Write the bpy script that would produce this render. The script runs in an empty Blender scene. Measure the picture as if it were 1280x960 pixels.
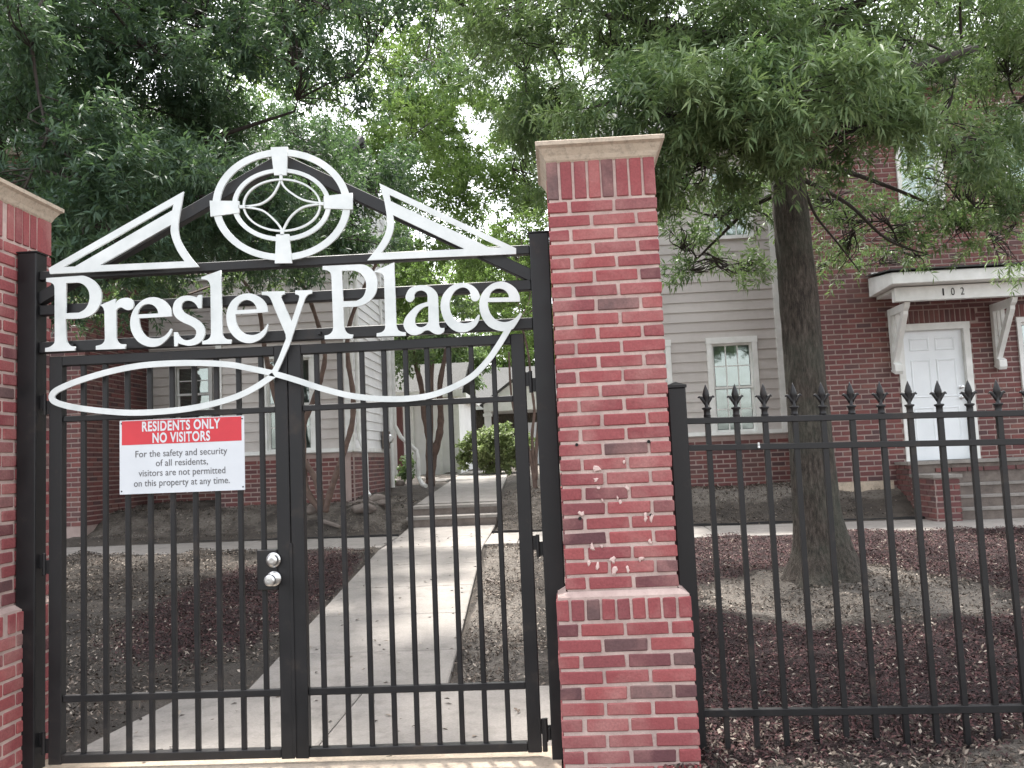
import bpy, bmesh, math, random
import numpy as np
from mathutils import Vector, Matrix, Euler
random.seed(7)
RNG = np.random.default_rng(11)
S = bpy.context.scene
COL = S.collection

# ------------------------------------------------------------------ camera
FPX, CAMZ = 1100.0, 1.47
_up = np.array([100 - 640, 480 + 12240, -FPX]); _up /= np.linalg.norm(_up)
_d = np.array([700 - 640, 480 - 574.0, -FPX]); _d /= np.linalg.norm(_d)
_d = _d - _up * _d.dot(_up); _d /= np.linalg.norm(_d)
CR = np.array([np.cross(_d, _up), _d, _up])
cam = bpy.data.cameras.new('camera'); camo = bpy.data.objects.new('camera', cam); COL.objects.link(camo)
cam.sensor_width = 36; cam.lens = 36 * FPX / 1280; cam.clip_start = 0.05; cam.clip_end = 1000
M4 = Matrix([list(CR[i]) + [0] for i in range(3)] + [[0, 0, 0, 1]])
camo.matrix_world = Matrix.Translation((0, 0, CAMZ)) @ M4
S.camera = camo
S.render.resolution_x, S.render.resolution_y = 1024, 768

# ------------------------------------------------------------------ light
SUN_EL, SUN_AZ = 64, 338          # azimuth measured clockwise from +Y
w = bpy.data.worlds.new('World'); S.world = w; w.use_nodes = True
nt = w.node_tree; nt.nodes.clear()
out = nt.nodes.new('ShaderNodeOutputWorld'); bg = nt.nodes.new('ShaderNodeBackground')
sky = nt.nodes.new('ShaderNodeTexSky'); sky.sky_type = 'NISHITA'; sky.sun_disc = False
sky.sun_elevation = math.radians(SUN_EL); sky.sun_rotation = math.radians(SUN_AZ)
sky.air_density = 1.3; sky.dust_density = 3.0
hs = nt.nodes.new('ShaderNodeHueSaturation'); hs.inputs['Saturation'].default_value = 0.22; hs.inputs['Value'].default_value = 1.0
nt.links.new(sky.outputs[0], hs.inputs['Color']); nt.links.new(hs.outputs[0], bg.inputs[0])
bg.inputs[1].default_value = 0.15
nt.links.new(bg.outputs[0], out.inputs[0])
sl = bpy.data.lights.new('sun', 'SUN'); sl.energy = 2.4; sl.angle = math.radians(4); sl.color = (1, 0.96, 0.9)
so = bpy.data.objects.new('sun', sl); COL.objects.link(so)
sd = Vector((math.sin(math.radians(SUN_AZ)) * math.cos(math.radians(SUN_EL)), math.cos(math.radians(SUN_AZ)) * math.cos(math.radians(SUN_EL)), math.sin(math.radians(SUN_EL))))
so.rotation_euler = sd.to_track_quat('Z', 'Y').to_euler()
S.view_settings.view_transform = 'Standard'; S.view_settings.look = 'None'
S.view_settings.exposure = 2.1; S.view_settings.gamma = 1.0; S.view_settings.use_curve_mapping = False
try:
    S.cycles.transparent_max_bounces = 24; S.cycles.max_bounces = 8
except Exception: pass

# ------------------------------------------------------------------ helpers
def at(px, py, Y):
    r = CR @ np.array([px - 640, 480 - py, -FPX]); t = Y / r[1]
    return (float(r[0] * t), float(Y), float(CAMZ + r[2] * t))

def tag(o, label=None, cat=None, group=None, kind=None):
    if label: o['label'] = label
    if cat: o['category'] = cat
    if group: o['group'] = group
    if kind: o['kind'] = kind
    return o

def empty(name, loc=(0, 0, 0), parent=None):
    o = bpy.data.objects.new(name, None); COL.objects.link(o); o.location = loc
    o.empty_display_size = 0.2
    if parent: o.parent = parent
    return o

def link(name, me, parent=None, loc=(0, 0, 0), rot=None):
    o = bpy.data.objects.new(name, me); COL.objects.link(o); o.location = loc
    if rot: o.rotation_euler = rot
    if parent: o.parent = parent
    return o

class MB:
    """collects geometry for ONE object"""
    def __init__(s): s.v = []; s.f = []; s.mi = []; s.cur = 0
    def add(s, vs, fs):
        b = len(s.v); s.v += [tuple(p) for p in vs]
        s.f += [tuple(b + i for i in f) for f in fs]; s.mi += [s.cur] * len(fs); return s
    def box(s, x0, x1, y0, y1, z0, z1):
        return s.add([(x0, y0, z0), (x1, y0, z0), (x1, y1, z0), (x0, y1, z0), (x0, y0, z1), (x1, y0, z1), (x1, y1, z1), (x0, y1, z1)],
                     [(0, 3, 2, 1), (4, 5, 6, 7), (0, 1, 5, 4), (1, 2, 6, 5), (2, 3, 7, 6), (3, 0, 4, 7)])
    def prism_xz(s, pts, y0, y1):
        n = len(pts); area = sum(pts[i][0] * pts[(i + 1) % n][1] - pts[(i + 1) % n][0] * pts[i][1] for i in range(n))
        if area < 0: pts = pts[::-1]
        vs = [(x, y0, z) for x, z in pts] + [(x, y1, z) for x, z in pts]
        return s.add(vs, [tuple(range(n)), tuple(range(2 * n - 1, n - 1, -1))] + [(i, i + n, (i + 1) % n + n, (i + 1) % n) for i in range(n)])
    def prism_yz(s, pts, x0, x1):
        n = len(pts); area = sum(pts[i][0] * pts[(i + 1) % n][1] - pts[(i + 1) % n][0] * pts[i][1] for i in range(n))
        if area > 0: pts = pts[::-1]
        vs = [(x0, y, z) for y, z in pts] + [(x1, y, z) for y, z in pts]
        return s.add(vs, [tuple(range(n)), tuple(range(2 * n - 1, n - 1, -1))] + [(i, i + n, (i + 1) % n + n, (i + 1) % n) for i in range(n)])
    def bar(s, a, b, w_, d_):
        """rectangular bar between a and b, w_ = thickness across (in the XZ plane), d_ = depth in Y"""
        a = Vector(a); b = Vector(b); t = (b - a).normalized(); u = Vector((0, 1, 0)) if abs(t.y) < .9 else Vector((1, 0, 0))
        n = t.cross(u).normalized(); u = n.cross(t).normalized()
        vs = []
        for p in (a, b):
            for sn, su in ((-1, -1), (1, -1), (1, 1), (-1, 1)): vs.append(p + n * sn * w_ / 2 + u * su * d_ / 2)
        return s.add(vs, [(0, 1, 2, 3), (7, 6, 5, 4), (0, 4, 5, 1), (1, 5, 6, 2), (2, 6, 7, 3), (3, 7, 4, 0)])
    def tube(s, path, radii, n=8, cap=True):
        P_ = [Vector(p) for p in path]
        if not hasattr(radii, '__len__'): radii = [radii] * len(P_)
        rings = []; ref = Vector((0.31, 0.77, 0.12)).normalized()
        b = len(s.v)
        for i, p in enumerate(P_):
            t = (P_[min(i + 1, len(P_) - 1)] - P_[max(i - 1, 0)])
            t = t.normalized() if t.length > 1e-9 else Vector((0, 0, 1))
            u = t.cross(ref); u = u.normalized() if u.length > 1e-4 else t.cross(Vector((1, 0, 0))).normalized()
            v = t.cross(u)
            for k in range(n):
                a = 2 * math.pi * k / n
                s.v.append(tuple(p + (u * math.cos(a) + v * math.sin(a)) * radii[i]))
        for i in range(len(P_) - 1):
            for k in range(n):
                s.f.append((b + i * n + k, b + i * n + (k + 1) % n, b + (i + 1) * n + (k + 1) % n, b + (i + 1) * n + k)); s.mi.append(s.cur)
        if cap:
            s.f.append(tuple(b + k for k in range(n))[::-1]); s.f.append(tuple(b + (len(P_) - 1) * n + k for k in range(n))); s.mi += [s.cur] * 2
        return s
    def lathe(s, prof, c=(0, 0, 0), n=12, axis='Z'):
        b = len(s.v)
        for r, h in prof:
            for k in range(n):
                a = 2 * math.pi * k / n
                if axis == 'Z': s.v.append((c[0] + r * math.cos(a), c[1] + r * math.sin(a), c[2] + h))
                else: s.v.append((c[0] + r * math.cos(a), c[1] - h, c[2] + r * math.sin(a)))
        for i in range(len(prof) - 1):
            for k in range(n):
                s.f.append((b + i * n + k, b + i * n + (k + 1) % n, b + (i + 1) * n + (k + 1) % n, b + (i + 1) * n + k)); s.mi.append(s.cur)
        s.f.append(tuple(b + k for k in range(n))[::-1]); s.f.append(tuple(b + (len(prof) - 1) * n + k for k in range(n))); s.mi += [s.cur] * 2
        return s
    def mesh(s, name, mats, smooth=False):
        me = bpy.data.meshes.new(name); me.from_pydata(s.v, [], s.f)
        if not isinstance(mats, (list, tuple)): mats = [mats]
        for m in mats: me.materials.append(m)
        if len(mats) > 1: me.polygons.foreach_set('material_index', s.mi)
        if smooth: me.polygons.foreach_set('use_smooth', [True] * len(me.polygons))
        me.update(); return me
    def build(s, name, mats, parent=None, loc=(0, 0, 0), smooth=False, rot=None):
        return link(name, s.mesh(name, mats, smooth), parent, loc, rot)

def quads_mesh(name, V, nq, mat, k=4):
    """V: (nq*k,3) array of k-corner faces"""
    me = bpy.data.meshes.new(name)
    me.vertices.add(nq * k); me.vertices.foreach_set('co', np.ascontiguousarray(V, dtype=np.float32).ravel())
    me.loops.add(nq * k); me.loops.foreach_set('vertex_index', np.arange(nq * k, dtype=np.int32))
    me.polygons.add(nq); me.polygons.foreach_set('loop_start', np.arange(0, nq * k, k, dtype=np.int32))
    try: me.polygons.foreach_set('loop_total', np.full(nq, k, dtype=np.int32))
    except Exception: pass
    me.materials.append(mat); me.update(calc_edges=True); return me

# ------------------------------------------------------------------ materials
def nodes(name):
    m = bpy.data.materials.new(name); m.use_nodes = True; t = m.node_tree
    p = t.nodes['Principled BSDF']; return m, t, p
def N(t, kind, **kw):
    n = t.nodes.new(kind)
    for k, v in kw.items():
        if k in n.inputs: n.inputs[k].default_value = v
        else: setattr(n, k, v)
    return n
def ramp(t, fac, stops):
    r = t.nodes.new('ShaderNodeValToRGB'); e = r.color_ramp.elements
    while len(e) < len(stops): e.new(0.5)
    for i, (p, c) in enumerate(stops): e[i].position = p; e[i].color = tuple(c) + ((1,) if len(c) == 3 else ())
    t.links.new(fac, r.inputs[0]); return r.outputs[0]
def coords(t, obj=False):
    if obj: return t.nodes.new('ShaderNodeTexCoord').outputs['Object']
    return t.nodes.new('ShaderNodeNewGeometry').outputs['Position']
def noise(t, vec, scale, detail=4, rough=.6):
    n = N(t, 'ShaderNodeTexNoise'); n.inputs['Scale'].default_value = scale; n.inputs['Detail'].default_value = detail; n.inputs['Roughness'].default_value = rough
    t.links.new(vec, n.inputs['Vector']); return n.outputs['Fac']
def mixc(t, fac, a, b, mode='MIX'):
    n = t.nodes.new('ShaderNodeMix'); n.data_type = 'RGBA'; n.blend_type = mode
    for sock, v in ((n.inputs[0], fac), (n.inputs[6], a), (n.inputs[7], b)):
        if isinstance(v, (int, float)): sock.default_value = v
        elif isinstance(v, tuple): sock.default_value = v + ((1,) if len(v) == 3 else ())
        else: t.links.new(v, sock)
    return n.outputs[2]
def math_(t, op, a, b=0.0):
    n = t.nodes.new('ShaderNodeMath'); n.operation = op
    for sock, v in ((n.inputs[0], a), (n.inputs[1], b)):
        if isinstance(v, (int, float)): sock.default_value = v
        else: t.links.new(v, sock)
    return n.outputs[0]
def bump(t, p, h, strength=.4, dist=.01):
    b = N(t, 'ShaderNodeBump'); b.inputs['Strength'].default_value = strength; b.inputs['Distance'].default_value = dist
    t.links.new(h, b.inputs['Height']); t.links.new(b.outputs[0], p.inputs['Normal'])
def rnd(t):
    """random value that differs per object AND per loose island"""
    o = t.nodes.new('ShaderNodeObjectInfo').outputs['Random']; g = t.nodes.new('ShaderNodeNewGeometry').outputs['Random Per Island']
    return math_(t, 'FRACT', math_(t, 'ADD', o, g))

def simple(name, a, b=None, scale=8, rough=.6, bmp=.15, dist=.003, metal=0.0, spec=.5):
    m, t, p = nodes(name); b = b or tuple(c * .75 for c in a)
    c = coords(t); n = noise(t, c, scale, 6)
    t.links.new(ramp(t, n, [(.35, a), (.7, b)]), p.inputs['Base Color'])
    p.inputs['Roughness'].default_value = rough; p.inputs['Metallic'].default_value = metal
    p.inputs['Specular IOR Level'].default_value = spec
    if bmp: bump(t, p, noise(t, c, scale * 8, 3), bmp, dist)
    return m

def brick_mat(name, cols, stain=(.3, .2, .18), amt=.25, sc=7):
    m, t, p = nodes(name); r = rnd(t)
    col = ramp(t, r, cols)
    c = coords(t); n1 = noise(t, c, sc, 5); n2 = noise(t, c, 90, 4, .7)
    col = mixc(t, math_(t, 'MULTIPLY', ramp(t, n1, [(.45, (0, 0, 0)), (.7, (1, 1, 1))]), amt), col, stain)
    col = mixc(t, .5, col, ramp(t, n2, [(.3, (.55, .55, .55)), (.7, (1.25, 1.25, 1.25))]), 'MULTIPLY')
    t.links.new(col, p.inputs['Base Color']); p.inputs['Roughness'].default_value = .85
    bump(t, p, n2, .6, .004); return m

M = {}
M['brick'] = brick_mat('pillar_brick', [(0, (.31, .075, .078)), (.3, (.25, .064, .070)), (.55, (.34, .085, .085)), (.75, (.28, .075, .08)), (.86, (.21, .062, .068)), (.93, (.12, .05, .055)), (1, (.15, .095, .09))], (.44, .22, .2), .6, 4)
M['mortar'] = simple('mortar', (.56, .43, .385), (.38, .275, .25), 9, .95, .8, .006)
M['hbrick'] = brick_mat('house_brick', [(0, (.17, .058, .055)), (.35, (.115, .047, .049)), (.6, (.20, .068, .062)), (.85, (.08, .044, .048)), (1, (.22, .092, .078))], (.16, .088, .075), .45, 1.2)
M['hmortar'] = simple('house_mortar', (.40, .31, .285), (.30, .23, .21), 5, .95, .5, .004)
M['cap'] = simple('cast_stone', (.56, .46, .37), (.30, .25, .20), 14, .9, .6, .005)
# weathered coping: add dark streaks
def _cap():
    m, t, p = nodes('weathered_stone'); c = coords(t)
    n = noise(t, c, 6, 6, .7); n2 = noise(t, c, 45, 5, .7)
    col = ramp(t, n, [(.3, (.58, .48, .38)), (.55, (.50, .41, .32)), (.75, (.25, .21, .17))])
    col = mixc(t, ramp(t, n2, [(.5, (0, 0, 0)), (.75, (.7, .7, .7))]), col, (.2, .17, .14))
    t.links.new(col, p.inputs['Base Color']); p.inputs['Roughness'].default_value = .92; bump(t, p, n2, .6, .006); return m
M['cap'] = _cap()
def _black():
    m, t, p = nodes('black_paint'); c = coords(t); n = noise(t, c, 5, 6, .7); n2 = noise(t, c, 220, 2)
    t.links.new(ramp(t, n, [(.35, (.009, .009, .010)), (.58, (.014, .013, .014)), (.7, (.034, .027, .023)), (.85, (.05, .036, .028))]), p.inputs['Base Color'])
    t.links.new(ramp(t, n, [(.3, (.36,) * 3), (.75, (.62,) * 3)]), p.inputs['Roughness']); p.inputs['Specular IOR Level'].default_value = .38; bump(t, p, n2, .12, .001); return m
M['black'] = _black()
M['white'] = simple('white_sign_paint', (.74, .76, .75), (.58, .61, .60), 6, .42, .1, .001)
M['trim'] = simple('white_trim_paint', (.80, .80, .78), (.64, .64, .61), 5, .6, .15, .002)
M['door'] = simple('white_door_paint', (.84, .87, .90), (.78, .81, .84), 3, .5, .05, .001)
def _siding():
    m, t, p = nodes('vinyl_siding'); c = coords(t); r = rnd(t)
    base = ramp(t, r, [(0, (.49, .45, .43)), (1, (.54, .50, .475))])
    n = noise(t, c, 1.6, 6, .7)
    base = mixc(t, ramp(t, n, [(.4, (0, 0, 0)), (.8, (.6, .6, .6))]), base, (.32, .29, .26))
    t.links.new(base, p.inputs['Base Color']); p.inputs['Roughness'].default_value = .6
    mp = N(t, 'ShaderNodeMapping'); mp.inputs['Scale'].default_value = (6, 6, 160); t.links.new(c, mp.inputs[0])
    bump(t, p, noise(t, mp.outputs[0], 1, 3), .25, .002); return m
M['siding'] = _siding()
M['white_siding'] = simple('white_siding', (.78, .78, .78), (.66, .66, .66), 2, .6, .1, .002)
M['shingle'] = simple('asphalt_shingle', (.085, .083, .08), (.045, .045, .045), 30, .95, .8, .006)
M['dark'] = simple('dark_void', (.02, .02, .02), (.015, .015, .015), 3, .9, 0)
M['steel'] = simple('satin_steel', (.74, .74, .73), (.6, .6, .6), 20, .28, .05, .001, metal=.9)
M['red'] = simple('red_enamel', (.62, .035, .05), (.56, .03, .045), 8, .4, 0)
M['signwhite'] = simple('sign_white', (.68, .70, .73), (.62, .64, .67), 5, .4, 0)
M['ink'] = simple('grey_ink', (.13, .125, .13), (.10, .10, .105), 9, .6, 0)
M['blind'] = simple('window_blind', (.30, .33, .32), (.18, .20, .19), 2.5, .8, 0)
M['glareblind'] = simple('sky_glare_blind', (.62, .68, .72), (.5, .56, .6), 3, .7, 0)  # pale blue tone paints the bright sky reflection into the blinds
M['splat'] = simple('mortar_splat', (.66, .50, .46), (.58, .42, .38), 20, .9, .3)
M['gold'] = simple('lamp_shell', (.8, .8, .78), (.7, .7, .7), 5, .4, 0)
M['rock'] = simple('rock', (.20, .165, .145), (.11, .09, .08), 7, .9, .9, .01)
def _glass():
    m, t, p = nodes('window_glass'); t.nodes.remove(p); o = t.nodes['Material Output']
    g = N(t, 'ShaderNodeBsdfGlossy'); g.inputs['Roughness'].default_value = .03; g.inputs['Color'].default_value = (.9, .95, .95, 1)
    tr = N(t, 'ShaderNodeBsdfTransparent'); tr.inputs[0].default_value = (.82, .88, .86, 1)
    mx = N(t, 'ShaderNodeMixShader'); fr = N(t, 'ShaderNodeFresnel'); fr.inputs[0].default_value = 1.9
    c = coords(t); nn = noise(t, c, 1.7, 2); b = N(t, 'ShaderNodeBump'); b.inputs['Strength'].default_value = .25; b.inputs['Distance'].default_value = .02
    t.links.new(nn, b.inputs['Height']); t.links.new(b.outputs[0], g.inputs['Normal'])
    t.links.new(math_(t, 'ADD', fr.outputs[0], .08), mx.inputs[0]); t.links.new(tr.outputs[0], mx.inputs[1]); t.links.new(g.outputs[0], mx.inputs[2]); t.links.new(mx.outputs[0], o.inputs[0]); return m
M['glass'] = _glass()
def _concrete():
    m, t, p = nodes('concrete'); c = coords(t); n = noise(t, c, 1.3, 8, .7); n2 = noise(t, c, 60, 5, .7); n3 = noise(t, c, 5, 5, .7)
    col = ramp(t, n, [(.3, (.30, .272, .25)), (.7, (.215, .197, .18))])
    col = mixc(t, ramp(t, n3, [(.48, (0, 0, 0)), (.75, (.6, .6, .6))]), col, (.12, .106, .095))
    col = mixc(t, .55, col, ramp(t, n2, [(.3, (.7, .7, .7)), (.7, (1.2, 1.2, 1.2))]), 'MULTIPLY')
    t.links.new(col, p.inputs['Base Color']); p.inputs['Roughness'].default_value = .9; bump(t, p, n2, .5, .004); return m
M['concrete'] = _concrete()
def _bark():
    m, t, p = nodes('oak_bark'); c = coords(t); mp = N(t, 'ShaderNodeMapping'); mp.inputs['Scale'].default_value = (26, 26, 6); t.links.new(c, mp.inputs[0])
    n = noise(t, mp.outputs[0], 1.4, 7, .75); n2 = noise(t, c, 2.2, 5)
    col = ramp(t, n, [(.36, (.020, .015, .012)), (.52, (.080, .064, .052)), (.72, (.18, .15, .125))])
    col = mixc(t, ramp(t, n2, [(.45, (0, 0, 0)), (.7, (.45, .45, .45))]), col, (.085, .10, .075))
    t.links.new(col, p.inputs['Base Color']); p.inputs['Roughness'].default_value = .95; bump(t, p, n, 1.0, .05); return m
M['bark'] = _bark()
M['twig'] = simple('dark_twig', (.045, .036, .03), (.025, .02, .018), 12, .9, .3, .004)
M['myrtle'] = simple('crape_myrtle_bark', (.16, .105, .085), (.085, .055, .045), 9, .8, .4, .006)
def leaf(name, a, b, c_, trans=.35):
    m, t, p = nodes(name); o = t.nodes['Material Output']; r = rnd(t)
    n = noise(t, coords(t), 1.1, 3)
    col = mixc(t, .5, ramp(t, r, [(0, a), (.6, b), (1, c_)]), ramp(t, n, [(.3, tuple(x * .7 for x in a)), (.7, c_)]))
    t.links.new(col, p.inputs['Base Color']); p.inputs['Roughness'].default_value = .5; p.inputs['Specular IOR Level'].default_value = .35
    tl = N(t, 'ShaderNodeBsdfTranslucent'); mx = N(t, 'ShaderNodeMixShader'); mx.inputs[0].default_value = trans
    t.links.new(mixc(t, .35, col, (.16, .28, .03)), tl.inputs[0]); t.links.new(p.outputs[0], mx.inputs[1]); t.links.new(tl.outputs[0], mx.inputs[2]); t.links.new(mx.outputs[0], o.inputs[0]); return m
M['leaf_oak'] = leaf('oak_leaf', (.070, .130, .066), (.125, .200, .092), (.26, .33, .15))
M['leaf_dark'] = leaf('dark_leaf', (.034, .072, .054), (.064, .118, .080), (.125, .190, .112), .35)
M['leaf_mid'] = leaf('bright_leaf', (.09, .16, .055), (.165, .25, .08), (.27, .35, .12), .55)
M['leaf_bush'] = leaf('bush_leaf', (.16, .22, .09), (.30, .37, .16), (.45, .50, .26), .35)
def _ground():
    m, t, p = nodes('soil'); c = coords(t)
    att = N(t, 'ShaderNodeAttribute'); att.attribute_name = 'mulch'
    at2 = N(t, 'ShaderNodeAttribute'); at2.attribute_name = 'pale'
    n = noise(t, c, 2.5, 8, .7); n2 = noise(t, c, 28, 6, .75); n3 = noise(t, c, 110, 3, .7)
    dirt = ramp(t, n, [(.3, (.045, .037, .032)), (.5, (.085, .070, .058)), (.75, (.16, .133, .112))])
    mul = ramp(t, n2, [(.3, (.018, .010, .010)), (.55, (.048, .024, .024)), (.75, (.085, .046, .044))])
    pal = ramp(t, n2, [(.3, (.12, .103, .088)), (.7, (.30, .262, .225))])
    mm = math_(t, 'ADD', att.outputs['Fac'], math_(t, 'MULTIPLY', math_(t, 'SUBTRACT', n, .5), .9))
    pm = math_(t, 'ADD', at2.outputs['Fac'], math_(t, 'MULTIPLY', math_(t, 'SUBTRACT', n, .5), .9))
    col = mixc(t, ramp(t, mm, [(.4, (0, 0, 0)), (.6, (1, 1, 1))]), dirt, mul)
    col = mixc(t, ramp(t, pm, [(.4, (0, 0, 0)), (.65, (1, 1, 1))]), col, pal)
    col = mixc(t, .6, col, ramp(t, n3, [(.3, (.45, .45, .45)), (.7, (1.45, 1.45, 1.45))]), 'MULTIPLY')
    t.links.new(col, p.inputs['Base Color']); p.inputs['Roughness'].default_value = .97
    bump(t, p, math_(t, 'ADD', n2, math_(t, 'MULTIPLY', n3, .5)), 1.0, .05); return m
M['ground'] = _ground()
def chipmat(name, cols):
    m, t, p = nodes(name); t.links.new(ramp(t, rnd(t), cols), p.inputs['Base Color']); p.inputs['Roughness'].default_value = .9; return m
M['chip'] = chipmat('mulch_chip', [(0, (.020, .010, .010)), (.5, (.062, .025, .026)), (.92, (.10, .043, .042)), (.99, (.15, .09, .08)), (1, (.30, .25, .22))])
M['litter'] = chipmat('dead_leaf', [(0, (.02, .015, .012)), (.45, (.07, .052, .04)), (.8, (.16, .125, .10)), (1, (.36, .31, .26))])

# ------------------------------------------------------------------ terrain
TREE = (2.46, 8.45)
_rt = np.random.default_rng(3); _G = _rt.random((256, 256))
def vnoise(x, y, s):
    x = np.asarray(x) * s + 1000.; y = np.asarray(y) * s + 1000.
    xi = np.floor(x).astype(int); yi = np.floor(y).astype(int); fx = x - xi; fy = y - yi
    fx = fx * fx * (3 - 2 * fx); fy = fy * fy * (3 - 2 * fy)
    g = lambda a, b: _G[a % 256, b % 256]
    return (g(xi, yi) * (1 - fx) + g(xi + 1, yi) * fx) * (1 - fy) + (g(xi, yi + 1) * (1 - fx) + g(xi + 1, yi + 1) * fx) * fy
def base_z(y): return np.interp(y, [5.7, 11.2, 13.0, 13.58, 13.95, 14.35, 14.6, 26, 40], [0, .38, .43, .47, .56, .79, .82, 1.17, 1.3])
def path_x(y): return np.interp(y, [5.6, 6.3, 11.8, 14, 22, 26], [-1.47, -1.49, -1.73, -1.70, -2.02, -2.2])
def walk_y(x): return 11.55 - .055 * np.asarray(x)          # near edge of the cross walk
def ssm(x, a, b):
    t = np.clip((np.asarray(x) - a) / (b - a), 0, 1); return t * t * (3 - 2 * t)
def hard(x, y):
    """1 where paving lies"""
    p = (1 - ssm(np.abs(x - path_x(y)), .66, .80)) * (y > 5.0) * (y < 27)
    q = ssm(y, walk_y(x) - .1, walk_y(x)) * (1 - ssm(y, walk_y(x) + 1.25, walk_y(x) + 1.36))
    s = (1 - ssm(y, 5.75, 5.95)) * ssm(x, -2.95, -2.7) * (1 - ssm(x, .08, .2)) * (y > 4.1)
    return np.clip(np.maximum(np.maximum(p, q), s), 0, 1)
def bank(x, y):     # flower-bed soil rises behind the cross walk towards the walls
    d = y - (walk_y(x) + 1.3)
    z = ssm(d, .02, 1.1) * .42
    return z * (1 - (1 - ssm(np.abs(x - path_x(y)), .7, 1.3)))
def gz(x, y):
    x = np.asarray(x, float); y = np.asarray(y, float)
    zb = np.interp(y, [5.7, 11.2, 13.0, 15.2, 26, 40], [0, .38, .43, .90, 1.17, 1.3])
    z = np.where(y > 12.4, np.maximum(np.minimum(zb, .43 + (y - 12.4) * .3), np.minimum(.43 + bank(x, y), .9)), zb)
    zc = base_z(y); near = 1 - ssm(np.abs(x - path_x(y)), .75, 1.25)
    z = np.where(y > 12.4, z * (1 - near) + zc * near, z)
    r = np.hypot(x - TREE[0], y - TREE[1]); z = z + .10 * np.exp(-(r / .75) ** 2)
    h = hard(x, y)
    n = (vnoise(x, y, 1.1) - .5) * .08 + (vnoise(x, y, 3.7) - .5) * .055 + (vnoise(x, y, 9) - .5) * .035
    return z + (n + .016) * (1 - h) - .035 * h
def mulch_mask(x, y):
    r = np.hypot((x - TREE[0]) / 1.3, (y - TREE[1] + .5) / 1.0)
    m = ssm(x, -.2, .25) * ssm(y, 3.9, 4.6) * (1 - ssm(y, walk_y(x) - .05, walk_y(x) + .05)) * ssm(r, .9, 1.25)
    m2 = (1 - ssm(np.hypot((x + 3.1) / .95, (y - 9.0) / 2.6), .7, 1.15))
    return np.maximum(m, m2) * (1 - hard(x, y))
def pale_mask(x, y):
    a = (1 - ssm(np.abs(x - path_x(y) - .92), .2, .5)) * (y > 6) * (y < 11.3)
    b = ssm(y, 13.0, 13.5) * (1 - ssm(y, 15, 19)) * np.where(x > .5, .85, .5)
    c = ssm(x, 1.2, 2.2) * (1 - ssm(y, 4.15, 4.75)) * 1.0
    r = np.hypot((x - TREE[0]) / 1.3, (y - TREE[1] + .5) / 1.0); d = (1 - ssm(r, .8, 1.15)) * .85
    e = ssm(y, 13.4, 14.2) * ssm(x, -1.1, -.6) * .8
    return np.maximum.reduce([a * .9, b, c, d, e]) * (1 - hard(x, y))
xs = np.concatenate([[-250, -120, -60, -30, -18], np.arange(-12, 10.01, .07), [14, 20, 35, 70, 130, 250]])
ys = np.concatenate([[-120, -50, -20, -8, -2, 1], np.arange(2, 17, .07), np.arange(17, 40, .3), [45, 60, 90, 150, 280]])
GX, GY = np.meshgrid(xs, ys); GZ = gz(GX, GY)
nx, ny = len(xs), len(ys)
co = np.stack([GX.ravel(), GY.ravel(), GZ.ravel()], 1)
idx = np.arange(nx * ny).reshape(ny, nx)
F = np.stack([idx[:-1, :-1].ravel(), idx[:-1, 1:].ravel(), idx[1:, 1:].ravel(), idx[1:, :-1].ravel()], 1)
me = bpy.data.meshes.new('ground'); me.vertices.add(len(co)); me.vertices.foreach_set('co', co.astype(np.float32).ravel())
me.loops.add(F.size); me.loops.foreach_set('vertex_index', F.ravel().astype(np.int32))
me.polygons.add(len(F)); me.polygons.foreach_set('loop_start', np.arange(0, F.size, 4, dtype=np.int32))
me.polygons.foreach_set('use_smooth', np.ones(len(F), dtype=bool)); me.update(calc_edges=True)
for nm, fn in (('mulch', mulch_mask), ('pale', pale_mask)):
    a = me.attributes.new(nm, 'FLOAT', 'POINT'); a.data.foreach_set('value', fn(GX, GY).ravel().astype(np.float32))
me.materials.append(M['ground']); g = link('ground', me); tag(g, 'bare brown soil and mulch sloping up to the townhouses', kind='structure')

# scattered chips / litter
def scatter(name, n, region, mask, mat, L, W, label, lift=.006, tilt=.5):
    x = RNG.uniform(region[0], region[1], n); y = RNG.uniform(region[2] ** .5, region[3] ** .5, n) ** 2
    keep = RNG.random(n) < mask(x, y); x, y = x[keep], y[keep]; n = len(x)
    z = gz(x, y) + lift + RNG.random(n) * lift * 2
    a = RNG.uniform(0, 2 * np.pi, n); l = L * RNG.uniform(.5, 1.4, n); w_ = W * RNG.uniform(.6, 1.4, n)
    d = np.stack([np.cos(a), np.sin(a), RNG.normal(0, tilt, n)], 1); d /= np.linalg.norm(d, axis=1)[:, None]
    u = np.stack([-np.sin(a), np.cos(a), RNG.normal(0, tilt, n)], 1); u /= np.linalg.norm(u, axis=1)[:, None]
    c = np.stack([x, y, z], 1); d = d * l[:, None] / 2; u = u * w_[:, None] / 2
    up_ = np.zeros_like(c); up_[:, 2] = W * .25
    V = np.stack([c - d, c - u * 1.0 + up_, c + d, c + u + up_], 1).reshape(-1, 3)
    o = link(name, quads_mesh(name, V, n, mat)); tag(o, label, kind='stuff'); return o
scatter('mulch_chips', 300000, (-4.4, 8.5, 3.7, 12.0), lambda x, y: mulch_mask(x, y) * (1 - .8 * pale_mask(x, y)), M['chip'], .028, .011, 'dark red wood mulch chips covering the beds', .008)
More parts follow.
